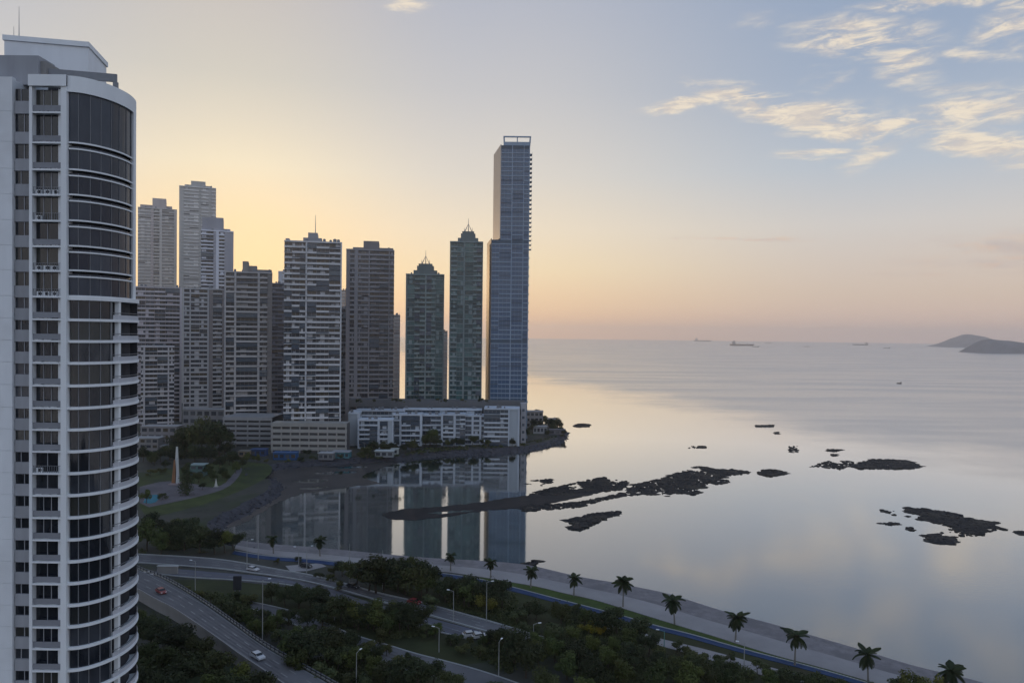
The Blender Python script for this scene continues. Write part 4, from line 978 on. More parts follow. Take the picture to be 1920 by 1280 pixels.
# large pale machine house turned a little, so its front runs away to the right
a = AY(8, 66, 117); c = AY(166, 80, 119.6); zb = ZTOP - .55; zt_ = a.z
dv = Vector((c.x - a.x, c.y - a.y)).normalized(); nv = Vector((-dv.y, dv.x)) * 9
pl_ = [(a.x, a.y), (c.x, c.y), (c.x + nv.x, c.y + nv.y), (a.x + nv.x, a.y + nv.y)]
MB().prism(pl_, zb, zt_ - .8).obj('machine_house', WH, NT)
pl2 = [(a.x - .15, a.y - .25), (c.x + .2, c.y - .25), (c.x + nv.x + .2, c.y + nv.y + .2), (a.x + nv.x - .2, a.y + nv.y + .2)]
MB().prism(pl2, zt_ - .79, zt_).obj('machine_house_coping', WC, NT)
MB().box(XL, nx(72, 112.5), 112.5, 116.5, zb, AY(40, 104, 112.5).z).obj('stair_house', M_['grey_par'], NT)
MB().box(nx(72, 112.5) + .01, nx(82, 112.5), 113, 116.4, zb, AY(40, 112, 112.5).z).obj('stair_house_return', M_['concrete'], NT)
# pergola frame over the roof terrace
pz1 = AY(90, 128, 113.5).z; pz0 = pz1 - 1.2
ptA, ptB = AY(85, 135, 113.5), AY(219, 140, 115.8)
dv = Vector((ptB.x - ptA.x, ptB.y - ptA.y)); dn = dv.normalized(); nvv = Vector((-dn.y, dn.x)) * .35
q = MB(); q.prism([(ptA.x, ptA.y), (ptB.x, ptB.y), (ptB.x + nvv.x, ptB.y + nvv.y), (ptA.x + nvv.x, ptA.y + nvv.y)], pz0, pz1); q.obj('pergola_beam', M_['steel'], NT)
for u in (.0, .97):
    p_ = ptA.lerp(ptB, u); MB().box(p_.x - .3, p_.x + .35, p_.y, p_.y + .5, zb, pz0 - .01).obj('pergola_post', M_['steel'], NT)
p_ = AY(20, 66, 118); MB().tube([(p_.x, p_.y + 2, zt_), (p_.x, p_.y + 2, AY(20, 2, 118).z)], [.09, .03], 6).obj('roof_mast', M_['pole'], NT)
p_ = AY(10, 66, 118); MB().tube([(p_.x, p_.y + 2, zt_), (p_.x, p_.y + 2, AY(10, 40, 118).z)], [.06, .03], 6).obj('roof_mast', M_['pole'], NT)
p_ = AY(153, 78, 121.5); MB().tube([(p_.x, p_.y + .6, zt_), (p_.x, p_.y + .6, zt_ + .9)], [.05, .04], 6).obj('camera_post', M_['steel'], NT)
MB().box(p_.x - .1, p_.x + .45, p_.y + .4, p_.y + .8, zt_ + .05, zt_ + .5).obj('roof_camera', M_['dark_gap'], NT)

# ================================================================== trees
def crown_mesh(name, m, seed, lobes, leaf_n, leaf_s, rx=1.0, rz=0.8, zc=0.62, narrow=False):
    # unit tree: total height 1, crown radius about .45; leaves are small bent quads spread through the lobes
    r = random.Random(seed); q = MB(); L = []
    for k in range(lobes):
        if narrow: L.append((r.uniform(-.05, .05), r.uniform(-.05, .05), .12 + .8 * k / lobes, .19 * (1.05 - .8 * k / lobes)))
        else:
            a = r.uniform(0, 6.28); d = r.uniform(.06, .30) * rx; z = zc + r.uniform(-.22, .20) * rz - d * .25
            L.append((d * math.cos(a), d * math.sin(a), z, r.uniform(.11, .21)))
    for k in range(leaf_n):
        c = r.choice(L); u = r.gauss(0, 1); v = r.gauss(0, 1); w_ = r.gauss(0, 1); n_ = math.sqrt(u * u + v * v + w_ * w_) + 1e-6
        rad = c[3] * (r.random() ** 0.35) * (1.0 + r.uniform(-.1, .22))
        p = Vector((c[0] + u / n_ * rad, c[1] + v / n_ * rad, c[2] + w_ / n_ * rad * .85))
        nd = (Vector((u, v, w_ + .5)).normalized() + Vector((r.uniform(-.7, .7), r.uniform(-.7, .7), r.uniform(-.4, .7)))).normalized()
        t1 = nd.orthogonal().normalized(); t1 = (Matrix.Rotation(r.uniform(0, 6.28), 3, nd) @ t1); t2 = nd.cross(t1)
        s = leaf_s * r.uniform(.6, 1.35); s2 = s * r.uniform(.5, .9)
        q.add([p - t1 * s - nd * s * .12, p - t2 * s2 + nd * s * .12, p + t1 * s - nd * s * .15, p + t2 * s2 + nd * s * .12], [(0, 1, 2, 3)])
    return q.mesh(name, m), L
def trunk_mesh(seed, L, narrow=False, th=.018):
    r = random.Random(seed); q = MB(); lean = (r.uniform(-.04, .04), r.uniform(-.04, .04))
    fork = Vector((lean[0], lean[1], .30 if not narrow else .5))
    q.tube([(0, 0, -.02), (lean[0] * .5, lean[1] * .5, .16), fork], [th * 1.5, th * 1.1, th * .9], 7)
    if narrow: q.tube([fork, (0, 0, .9)], [th * .8, th * .2], 5)
    else:
        for c in L[:6]: q.tube([fork, fork.lerp(Vector(c[:3]), .55) + Vector((0, 0, .03)), c[:3]], [th * .75, th * .45, th * .12], 5)
    return q.mesh('trunk', M_['bark'])
KINDS = {'broad': [], 'round': [], 'light': [], 'bush': [], 'cone': [], 'flower': []}
for k in range(4):
    me, L = crown_mesh('crown', M_['leaf_dark'], 100 + k, 13, 1900, .031, 1.15, .85); KINDS['broad'].append((me, trunk_mesh(k, L)))
for k in range(3):
    me, L = crown_mesh('crown', M_['leaf_mid'], 200 + k, 11, 1600, .031, .95, 1.0, .60); KINDS['round'].append((me, trunk_mesh(20 + k, L)))
for k in range(2):
    me, L = crown_mesh('crown', M_['leaf_light'], 300 + k, 10, 1500, .030, 1.0, 1.0, .6); KINDS['light'].append((me, trunk_mesh(30 + k, L)))
for k in range(3):
    me, L = crown_mesh('crown', M_['leaf_bush'], 400 + k, 8, 900, .045, 1.5, 1.0, .48); KINDS['bush'].append((me, trunk_mesh(40 + k, L)))
me, L = crown_mesh('crown', M_['leaf_flower'], 450, 8, 900, .042, 1.4, 1.0, .5); KINDS['flower'].append((me, trunk_mesh(45, L)))
me, L = crown_mesh('crown', M_['leaf_dark'], 500, 14, 2000, .020, narrow=True); KINDS['cone'].append((me, trunk_mesh(50, L, True)))
TREES = []          # (px, py of the foot, height in photo pixels, kind, level)
def T(kind, lst, z=LZ):
    for px, py, hp in lst: TREES.append((px, py, hp, kind, z))
T('broad', [(285, 1218, 78), (330, 1238, 82), (375, 1258, 80), (350, 1300, 90), (410, 1292, 78), (275, 1322, 82), (490, 1332, 82), (312, 1330, 88), (430, 1345, 90)])
T('round', [(300, 1276, 80), (450, 1312, 80), (395, 1340, 90), (268, 1262, 70), (525, 1356, 70), (268, 1190, 55)])
T('bush', [(375, 1120, 18), (395, 1131, 22), (415, 1143, 27), (447, 1124, 20), (472, 1132, 26), (430, 1150, 26), (352, 1108, 14), (490, 1165, 28), (455, 1163, 28)])
T('round', [(440, 1158, 32), (466, 1176, 40), (500, 1194, 42), (560, 1132, 45), (625, 1152, 36), (545, 1238, 76), (560, 1270, 62), (640, 1240, 52), (700, 1278, 58), (700, 1182, 70), (745, 1110, 75), (770, 1108, 84), (720, 1108, 65)])
T('broad', [(510, 1130, 40), (535, 1136, 42), (582, 1142, 46), (602, 1130, 38), (580, 1248, 86), (614, 1243, 80), (780, 1294, 76), (812, 1290, 62), (640, 1172, 60), (735, 1182, 62), (765, 1182, 62), (605, 1176, 50),
    (668, 1100, 58), (692, 1108, 68), (800, 1112, 72), (642, 1080, 36), (850, 1120, 46), (870, 1137, 52), (892, 1137, 66), (917, 1142, 66), (942, 1140, 60), (790, 1180, 52), (665, 1176, 52)])
T('light', [(672, 1180, 60), (718, 1180, 66), (824, 1116, 46), (912, 1152, 44), (1128, 1178, 24)])
T('bush', [(525, 1210, 38), (600, 1282, 55), (690, 1296, 42), (742, 1268, 50), (660, 1292, 40), (720, 1204, 36), (800, 1194, 30), (812, 1142, 36), (615, 1164, 40), (580, 1205, 40), (642, 1212, 34), (725, 1230, 28), (845, 1210, 24), (870, 1225, 26), (900, 1230, 26), (930, 1300, 34),
    (985, 1156, 36), (1078, 1152, 28), (1160, 1158, 20), (1240, 1242, 36), (1292, 1238, 32), (1312, 1252, 40), (1346, 1257, 36), (1420, 1264, 34), (1462, 1278, 36), (970, 1170, 30), (1000, 1190, 30), (1030, 1195, 34), (1060, 1200, 36), (1500, 1285, 34), (1545, 1292, 36), (1270, 1222, 26), (1370, 1240, 24)])
T('flower', [(1108, 1188, 30), (1130, 1192, 24)])
T('broad', [(1005, 1162, 42), (1052, 1168, 46), (1132, 1186, 50), (1156, 1190, 58), (1216, 1230, 55), (1198, 1210, 58), (965, 1244, 82), (986, 1270, 86), (1086, 1254, 60), (1110, 1288, 66), (1190, 1260, 60), (1262, 1280, 60), (1330, 1294, 56), (1400, 1300, 60), (1482, 1306, 60), (1530, 1306, 54), (1020, 1306, 62), (1235, 1262, 50), (1060, 1232, 50), (1300, 1270, 46)])
T('round', [(1096, 1174, 42), (1180, 1220, 50), (1010, 1250, 62), (1040, 1240, 56), (1062, 1274, 62), (1140, 1254, 52), (1170, 1290, 70), (1230, 1296, 70), (1290, 1300, 70), (1360, 1294, 46), (1440, 1296, 50), (1582, 1316, 50), (1090, 1316, 62), (1000, 1224, 44), (1110, 1228, 46), (1380, 1276, 40), (1152, 1226, 40)])
T('light', [(1720, 1312, 62), (1752, 1318, 58)]); T('bush', [(1685, 1306, 40), (1640, 1312, 40)])
T('broad', [(290, 1008, 56), (320, 1022, 56), (345, 1032, 60), (375, 1036, 62), (402, 1039, 58), (438, 1032, 42), (362, 1012, 48)])
T('round', [(275, 1032, 72), (302, 1040, 50), (422, 1036, 50), (333, 1000, 34)])
T('cone', [(350, 927, 64)])
T('broad', [(352, 852, 62), (375, 857, 86), (396, 854, 82), (411, 857, 78), (345, 842, 50), (336, 852, 44), (421, 860, 36), (365, 868, 40), (390, 868, 42), (412, 882, 30), (430, 872, 30)])
T('round', [(390, 892, 24), (442, 887, 26), (462, 867, 22), (425, 902, 22), (274, 944, 30), (284, 868, 26), (400, 902, 22), (482, 868, 18)])
T('bush', [(282, 892, 15), (302, 888, 14), (304, 936, 16), (375, 900, 14), (445, 868, 14), (500, 868, 10), (540, 868, 10), (565, 866, 12), (588, 864, 12), (470, 860, 12), (530, 858, 12)])
T('broad', [(700, 852, 30), (720, 850, 26), (736, 849, 22), (772, 846, 26), (818, 840, 26), (852, 838, 20), (886, 836, 22), (952, 832, 20), (688, 859, 26), (575, 856, 16), (866, 838, 18), (760, 850, 20)])
T('round', [(806, 836, 38), (798, 838, 26), (925, 832, 14), (905, 834, 14), (840, 838, 16)])
T('broad', [(1002, 804, 20), (1016, 797, 18), (1031, 803, 20), (1046, 803, 20), (986, 822, 24), (972, 826, 18), (1052, 812, 14), (994, 798, 22), (1022, 790, 12), (1040, 797, 16), (1058, 816, 10)])
T('broad', [(655, 1228, 56), (632, 1262, 66), (720, 1290, 58), (745, 1296, 66), (846, 1300, 50), (705, 1246, 40), (575, 1178, 44), (690, 1178, 60), (750, 1184, 64), (600, 1146, 40), (540, 1172, 40), (870, 1120, 48), (835, 1128, 44), (705, 1112, 78), (758, 1114, 82), (785, 1116, 74), (560, 1140, 44), (930, 1212, 44), (950, 1226, 56)])
T('round', [(660, 1262, 60), (678, 1246, 44), (730, 1190, 60), (790, 1120, 66), (880, 1140, 60), (815, 1196, 34), (905, 1214, 30), (520, 1178, 40), (480, 1190, 38), (1290, 1262, 40), (1340, 1276, 44), (1070, 1210, 44), (1030, 1214, 40)])
T('bush', [(860, 1204, 20), (905, 1208, 16), (880, 1206, 16), (925, 1206, 20), (765, 1246, 30), (690, 1228, 30), (585, 1190, 28), (610, 1200, 30), (660, 1206, 24), (640, 1104, 20), (600, 1086, 16), (620, 1090, 20), (626, 1076, 20), (560, 1052, 12), (520, 1056, 12), (680, 1074, 24)])
T('broad', [(1012, 808, 22), (1036, 808, 18), (1048, 806, 18), (998, 812, 18), (1026, 818, 12), (1008, 780, 14), (1024, 800, 18), (960, 836, 16), (915, 838, 16), (780, 846, 18), (676, 862, 18), (640, 862, 10), (300, 866, 30), (318, 862, 34), (290, 872, 24), (268, 866, 34), (332, 870, 40), (310, 880, 20), (372, 905, 22), (418, 896, 24), (380, 918, 14), (436, 872, 26), (455, 878, 20)])
DK = AY(820, 751, 572).z + .52
T('bush', [(672, 755, 9), (700, 754, 7), (742, 755, 10), (752, 756, 8), (786, 754, 7), (822, 755, 10), (836, 754, 8), (868, 755, 8), (902, 755, 10), (912, 756, 7)], DK)
TPX = []
rt_ = random.Random(77); count = {}
LAND = [  # things one can find, used to say where a tree stands
 ('the near white tower', 262, 1150), ('the near white tower', 262, 1260), ('the red car', 303, 1108), ('the silver car on the raised road', 483, 1226), ('the black billboard', 445, 1108), ('the sail monument', 329, 905), ('the wading pool', 284, 936), ('the obelisk', 405, 912),
 ('the dark cone tree', 350, 926), ('the teal park pavilion', 369, 890), ('the grey garage plinth', 465, 842), ('the beige garage plinth', 575, 848), ('the teal beach building', 640, 858), ('the tent roofed pavilion', 722, 856), ('the lilac canopy building', 770, 842),
 ('the blue stair strip block', 860, 834), ('the banded waterfront block', 935, 830), ('the boathouse', 1045, 815), ('the brown tower on the garage roof', 700, 752), ('the shorter teal tower on the garage roof', 796, 752), ('the taller teal tower on the garage roof', 873, 752), ('the terraced villa', 1000, 800), ('the parked white cars', 905, 1190), ('the curved road bend', 560, 1075), ('the bushes by the park road', 780, 1230),
 ('the red car on the curved road', 777, 1120), ('the mudflat', 480, 960), ('the far end of the curved road', 300, 1045), ('the blue shed', 532, 860), ('the ochre kiosk', 458, 854), ('the low white villa', 1013, 812), ('the wide roofed townhouse', 275, 850)]
KW = {'broad': ('broad dark green tree', 'tree'), 'round': ('rounded mid green tree', 'tree'), 'light': ('pale yellow green tree', 'tree'), 'bush': ('low bushy shrub', 'shrub'), 'cone': ('dark cone shaped tree', 'tree'), 'flower': ('yellow flowering shrub', 'shrub')}
NMK = {'broad': 'broad_tree', 'round': 'round_tree', 'light': 'pale_tree', 'bush': 'shrub', 'cone': 'cone_tree', 'flower': 'flowering_shrub'}
ORD = ['', 'second ', 'third ', 'fourth ', 'fifth ', 'sixth ', 'seventh ', 'eighth ', 'ninth ', 'tenth ', 'eleventh ', 'twelfth ']
PALMS = [(513, 1037, 36), (600, 1042, 40), (845, 1070, 37), (920, 1082, 40), (995, 1101, 46), (1076, 1116, 45), (1168, 1137, 64), (1265, 1170, 60), (1379, 1203, 68), (1490, 1246, 78), (1628, 1280, 74), (1780, 1312, 76)]
ON = ['first', 'second', 'third', 'fourth', 'fifth', 'sixth', 'seventh', 'eighth', 'ninth', 'tenth', 'eleventh', 'twelfth']
for i, p in enumerate(PALMS): LAND.append((f'the {ON[i]} promenade palm', p[0], p[1] + 10))
LAMPS = [(366, 1117, 66), (463, 1064, 52), (484, 1050, 86), (492, 1207, 122), (655, 1098, 80), (627, 1164, 42), (668, 1292, 70), (850, 1165, 58), (912, 1166, 76), (823, 1222, 46), (935, 1266, 64), (717, 1104, 74), (1395, 1262, 58), (1245, 1232, 50), (575, 1074, 50), (1000, 1215, 46), (560, 1062, 36)]
for i, p in enumerate(LAMPS): LAND.append((f'the {"shorter" if p[2] < 60 else "tall"} street lamp', p[0], p[1]))
lampname = {}
LAMP_AT = ['by the guard rail and lawn', 'beyond the curved road', 'before the dark bay water', 'above the silver car', 'before the dark shore trees', 'alone on the lawn', 'at the bottom edge', 'on the far road lane',
    'behind the pale yellow bush', 'left of the white cars', 'right of the park road', 'above the big shore trees', 'beside the blue lane', 'painted teal green', 'at the road bend', 'below the white cars', 'between the first two palms']
for i, p in enumerate(LAMPS): LAND[len(LAND) - len(LAMPS) + i] = ('the lamp ' + LAMP_AT[i], p[0], p[1])
def near_land(px, py):
    best = min(LAND, key=lambda l: (l[1] - px) ** 2 + ((l[2] - py) * 1.8) ** 2)
    dx, dy = best[1] - px, best[2] - py
    if abs(dy) * 1.6 > abs(dx): rel = 'behind' if dy > 0 else 'in front of'
    else: rel = 'left of' if dx > 0 else 'right of'
    return rel, best[0], dx * dx + dy * dy
bucket = {}
for q in TREES:
    rel, nm, d = near_land(q[0], q[1]); bucket.setdefault((q[3], rel, nm), []).append((d, q))
SIZE = {}
for (kind, rel, nm), lst in bucket.items():
    lst.sort(key=lambda a: a[0])
    for i, (d, q) in enumerate(lst):
        base, catg = KW[kind]
        if kind == 'cone': lab = 'dark cone shaped tree right beside the white and orange monument'
        else:
            pre = '' if len(lst) == 1 else ('nearest ' if i == 0 else ORD[min(i, 11)] + 'nearest ')
            lab = f'{pre}{base} {rel} {nm}'
        g = G(q[0], q[1], q[4]); hgt = (q[2] + 2) * g.y / F
        var = rt_.choice(KINDS[kind])
        t = thing(NMK[kind], lab, catg, g, rt_.uniform(0, 6.28), {'tree': 'trees of the shore park and bay', 'shrub': 'shrubs of the shore park'}[catg])
        sx = hgt * rt_.uniform(.9, 1.2); sc = (sx, sx, hgt)
        if kind in ('bush', 'flower'): sc = (hgt * rt_.uniform(1.0, 1.5),) * 2 + (hgt,)
        for nm_, me in (('crown', var[0]), ('trunk', var[1])):
            o = ob(nm_, me, t, scale=sc)
        TPX.append((g.x, g.y))

# low undergrowth that covers the park ground: leaf clumps nobody could count
ug = MB(); r = random.Random(9)
def inpoly(x, y, P):
    c = False; j = len(P) - 1
    for i in range(len(P)):
        if (P[i][1] > y) != (P[j][1] > y) and x < (P[j][0] - P[i][0]) * (y - P[i][1]) / (P[j][1] - P[i][1]) + P[i][0]: c = not c
        j = i
    return c
ROADS = [[*a, *c[::-1]] for a, c in RD]
ROADS = [[(p.x, p.y) for p in P] for P in ROADS]
ZONES = [([(262, 1180), (330, 1190), (400, 1250), (470, 1290), (540, 1320), (520, 1380), (200, 1380), (200, 1190)], 1500, .5),
         ([(340, 1112), (440, 1112), (520, 1128), (560, 1160), (500, 1196), (430, 1160)], 420, .35), ([(500, 1190), (640, 1200), (760, 1260), (830, 1300), (620, 1300)], 900, .4),
         ([(500, 1095), (640, 1112), (780, 1160), (840, 1185), (720, 1200), (600, 1170)], 800, .4), ([(640, 1075), (760, 1090), (900, 1112), (960, 1135), (1000, 1180), (880, 1150), (760, 1112)], 800, .4),
         ([(960, 1110), (1180, 1170), (1240, 1230), (1500, 1280), (1640, 1310), (1500, 1350), (1000, 1350), (950, 1260), (880, 1220), (940, 1200)], 3200, .42),
         ([(262, 985), (330, 1000), (420, 1025), (440, 1034), (262, 1040)], 400, .5), ([(345, 835), (420, 845), (412, 866), (340, 862)], 160, .6), ([(660, 850), (980, 830), (1060, 815), (985, 836), (800, 848), (690, 862)], 380, .35)]
for zone, n_, sz in ZONES:
    P = [(v.x, v.y) for v in w(zone, LZ)]; xs = [p[0] for p in P]; ys = [p[1] for p in P]; k = 0; tr = 0
    while k < n_ and tr < n_ * 20:
        tr += 1; x = r.uniform(min(xs), max(xs)); y = r.uniform(min(ys), max(ys))
        if not inpoly(x, y, P) or any(inpoly(x, y, Q) for Q in ROADS): continue
        if noise.noise(Vector((x * .06, y * .06, 5))) < -.12: continue
        k += 1; s = sz * r.uniform(.6, 2.0)
        for _ in range(14):
            c = Vector((x + r.gauss(0, s * .9), y + r.gauss(0, s * .9), LZ + abs(r.gauss(.3, .35)) * s * 1.6)); nd = Vector((r.uniform(-1, 1), r.uniform(-1, 1), r.uniform(.1, 1.2))).normalized()
            t1 = nd.orthogonal().normalized(); t2 = nd.cross(t1); q_ = r.uniform(.18, .38) * (1 if y < 350 else 1.8)
            ug.add([c - t1 * q_, c - t2 * q_ * .7, c + t1 * q_, c + t2 * q_ * .7], [(0, 1, 2, 3)])
tag(ug.obj('undergrowth', M_['leaf_bush']), kind='stuff')

# ------------------------------------------------------------------ palms
def frond_mesh(seed):
    r = random.Random(seed); q = MB(); n_ = 9; sp_ = []
    droop = r.uniform(.55, 1.15)
    for k in range(n_ + 1):
        u = k / n_; sp_.append(Vector((u * (1 - .18 * u * droop), 0, .22 * u - .62 * droop * u * u)))
    q.tube(sp_, [.022 * (1 - .8 * k / n_) for k in range(n_ + 1)], 4)
    for k in range(1, n_ * 2 + 1):
        u = k / (n_ * 2); i = min(n_ - 1, int(u * n_)); p = sp_[i].lerp(sp_[i + 1], u * n_ - i); ln = .31 * math.sin(math.pi * (.12 + .84 * u)) + .03
        for sd_ in (-1, 1):
            e = p + Vector((.12 * ln * 2, sd_ * ln * .85, -.35 * ln - .05)); e2 = p + Vector((.07, 0, .0))
            q.add([p, e, e2.lerp(e, .5) + Vector((.035, 0, .01)), e2], [(0, 1, 2, 3)])
    return q.mesh('frond', M_['leaf_palm'])
FR = [frond_mesh(k) for k in range(6)]
for i, (px, py, hp) in enumerate(PALMS):
    r = random.Random(600 + i); g = G(px, py, LZ + .1); hgt = hp * g.y / F; th_ = hgt * r.uniform(.60, .68)
    pos_l = ['far left by the bend of the curved road', 'second from the left, before the calm water', 'third from the left beside the big dark trees', 'fourth from the left, at the start of the visible blue lane', 'fifth from the left, where the tall reflection ends', 'sixth from the left, short', 'seventh from the left, wide crowned',
             'eighth from the left', 'ninth from the left', 'tenth from the left', 'eleventh from the left, near the bottom edge', 'at the far right end beside the pale trees'][i]
    t = thing('palm_tree', f'promenade palm tree {pos_l}', 'palm', g, r.uniform(0, 6), 'palms along the promenade')
    q = MB(); lx, ly = r.uniform(-.7, .7), r.uniform(-.5, .5)
    q.tube([(0, 0, -.1), (lx * .3, ly * .3, th_ * .4), (lx, ly, th_)], [.26, .19, .15], 8)
    q.obj('trunk', M_['palm_bark'], t)
    MB().tube([(lx, ly, th_ - .05), (lx, ly, th_ + .9)], [.2, .1], 7).obj('crown_shaft', M_['leaf_mid'], t)
    nfz = r.choice((19, 22, 24))
    for k in range(nfz):
        tier = k % 3; tilt = (-.6, .08, .7)[tier] + r.uniform(-.15, .15)
        s = hgt * .38 * r.uniform(.7, 1.12)
        ob('frond', r.choice(FR), t, (lx, ly, th_ + .5 + .25 * (2 - tier) * .6), (r.uniform(-.25, .25), tilt, k * 2.399 + r.uniform(-.2, .2)), (s, s * 1.05, s))

# ------------------------------------------------------------------ street lamps
for i, (px, py, hp) in enumerate(LAMPS):
    g = G(px, py, LZ); hgt = hp * g.y / F
    t = thing('street_lamp', f'{"tall thin" if hp >= 60 else "slim"} street lamp {LAMP_AT[i]}', 'street lamp', g, random.Random(i).choice((0.3, 2.8, 1.2)), 'street lamps of the shore park')
    m = mat('teal_pole', (0.10, 0.24, 0.22), 0.5, 0.1) if i == 13 else M_['pole']
    MB().tube([(0, 0, 0), (0, 0, hgt * .5), (0, 0, hgt)], [.14, .11, .07], 7).obj('post', m, t)
    if i in (2, 11, 4): continue
    MB().tube([(0, 0, hgt - .1), (.7, 0, hgt + .12), (1.5, 0, hgt + .2)], [.05, .045, .04], 6).obj('arm', m, t)
    MB().box(1.3, 2.1, -.16, .16, hgt + .14, hgt + .28).obj('lamp_head', M_['white_col'], t)

# ------------------------------------------------------------------ cars
def car(label, g, rz, col, kind='car', group='cars on the shore roads'):
    t = thing('car', label, 'car', g, rz, group)
    L, Wd = 4.4, 1.78; pm = mat('car_paint', col, 0.35, 0.03, 1.0, spec=0.5)
    prof = [(-2.2, .35), (2.2, .35), (2.2, .62), (2.08, .82), (1.15, .95), (.45, 1.42), (-1.2, 1.45), (-1.95, .98), (-2.2, .9)]
    q = MB(); n_ = len(prof); vs = []
    for sy, k in ((-1, 1), (1, 1)):
        for x, z in prof: vs.append((x, sy * Wd / 2 * (1 if z < 1.0 else .82), z))
    fs = [tuple(range(n_)), tuple(range(n_, 2 * n_))[::-1]] + [(i, i + n_, (i + 1) % n_ + n_, (i + 1) % n_) for i in range(n_)]
    q.add(vs, fs); q.obj('body', pm, t)
    gq = MB()
    gq.add([(1.13, -.74, .99), (1.13, .74, .99), (.50, .68, 1.38), (.50, -.68, 1.38)], [(0, 1, 2, 3)]); gq.v = [(x + .03, y, z + .02) for x, y, z in gq.v]
    gq.obj('windscreen', M_['car_glass'], t)
    gq = MB().add([(-1.30, -.66, 1.40), (-1.30, .66, 1.40), (-1.93, .72, 1.02), (-1.93, -.72, 1.02)], [(0, 1, 2, 3)]); gq.v = [(x - .03, y, z + .03) for x, y, z in gq.v]
    gq.obj('rear_window', M_['car_glass'], t)
    for sy in (-1, 1):
        MB().box(-1.55, .85, sy * .80 - .06, sy * .80 + .06, 1.02, 1.36).obj('side_window', M_['car_glass'], t)
        for x in (-1.4, 1.4):
            wq = MB().tube([(x, sy * .72 - .11, .33), (x, sy * .72 + .11, .33)], [.33, .33], 12); o = wq.obj('wheel', M_['tyre'], t)
            MB().tube([(x, sy * .84 - .02, .33), (x, sy * .84 + .02, .33)], [.19, .19], 10).obj('rim', M_['pole'], o)
        MB().box(2.14, 2.23, sy * .65 - .2, sy * .65 + .2, .62, .78).obj('headlight', M_['white_col'], t)
        MB().box(-2.23, -2.18, sy * .65 - .2, sy * .65 + .2, .7, .86).obj('tail_light', mat('red_lens', (0.25, 0.01, 0.01), 0.3, 0.05), t)
    return t
(a1, a2), (b1, b2), (c1, c2), (h1, h2), (la, lb) = RD
def along(P, pxl):       # heading of a road at a spot
    b_ = min(range(1, len(P) - 1), key=lambda i: (P[i] - pxl.xy).length); d = P[b_ + 1] - P[b_ - 1]; return math.atan2(d.y, d.x)
g = G(302, 1111, HZ); car('small red car driving on the raised road near the white tower', g, along(h1, g), (0.22, 0.035, 0.04))
g = G(483, 1233, HZ); car('silver white car driving on the raised road at the bottom', g, along(h1, g), (0.55, 0.57, 0.60))
g = G(662, 1101, LZ + .16); car('dark car with pale roof glint on the curved road among trees', g, along(a1, g), (0.05, 0.052, 0.06))
g = G(474, 1069, LZ + .16); car('white car on the far lane of the curved road', g, along(a1, g), (0.5, 0.5, 0.52))
g = G(777, 1131, LZ + .16); car('red car on the curved road behind the big tree clump', g, along(a1, g), (0.24, 0.02, 0.025))
g = G(574, 1063, LZ + .07); car('dark car parked in the small bay left of the bend', g, along(a1, g), (0.02, 0.02, 0.024))
g = G(276, 1079, LZ + .16); car('pale car in the dip beside the near white tower', g, along(a1, g), (0.45, 0.46, 0.47))
for k, (px, py, lb) in enumerate([(882, 1192, 'left'), (899, 1195, 'middle'), (917, 1200, 'right')]):
    g = G(px, py, LZ); car(f'{lb} one of three white parked cars beside the lower carriageway', g, along(b1, g) + .9, (0.5, 0.5, 0.5))
# billboard, seen from its dark back
g = G(445, 1108, LZ); k = g.y / F
t = thing('billboard', 'black backed upright billboard on the lawn beside the curved road', 'billboard', g, .1)
MB().box(-7.5 * k, 7.5 * k, -.25, .25, 3 * k, 29 * k).obj('panel', M_['dark_gap'], t)
for sx in (-4, 4): MB().box(sx * k - .15, sx * k + .15, -.15, .15, 0, 3 * k).obj('leg', M_['steel'], t)
# bridge wall where the raised road dips under the curved one
g = G(295, 1076, LZ); a_ = G(292, 1076, LZ); c_ = G(330, 1076, LZ)
t = thing('abutment_wall', 'pale concrete abutment wall between the raised road and the service road', 'wall', g)
MB().box(0, (c_ - a_).x, 0, .8, 0, 2.6).obj('wall', M_['concrete'], t); MB().box(-.2, (c_ - a_).x + .2, -.15, .95, 2.6, 2.85).obj('coping', M_['kerb'], t)

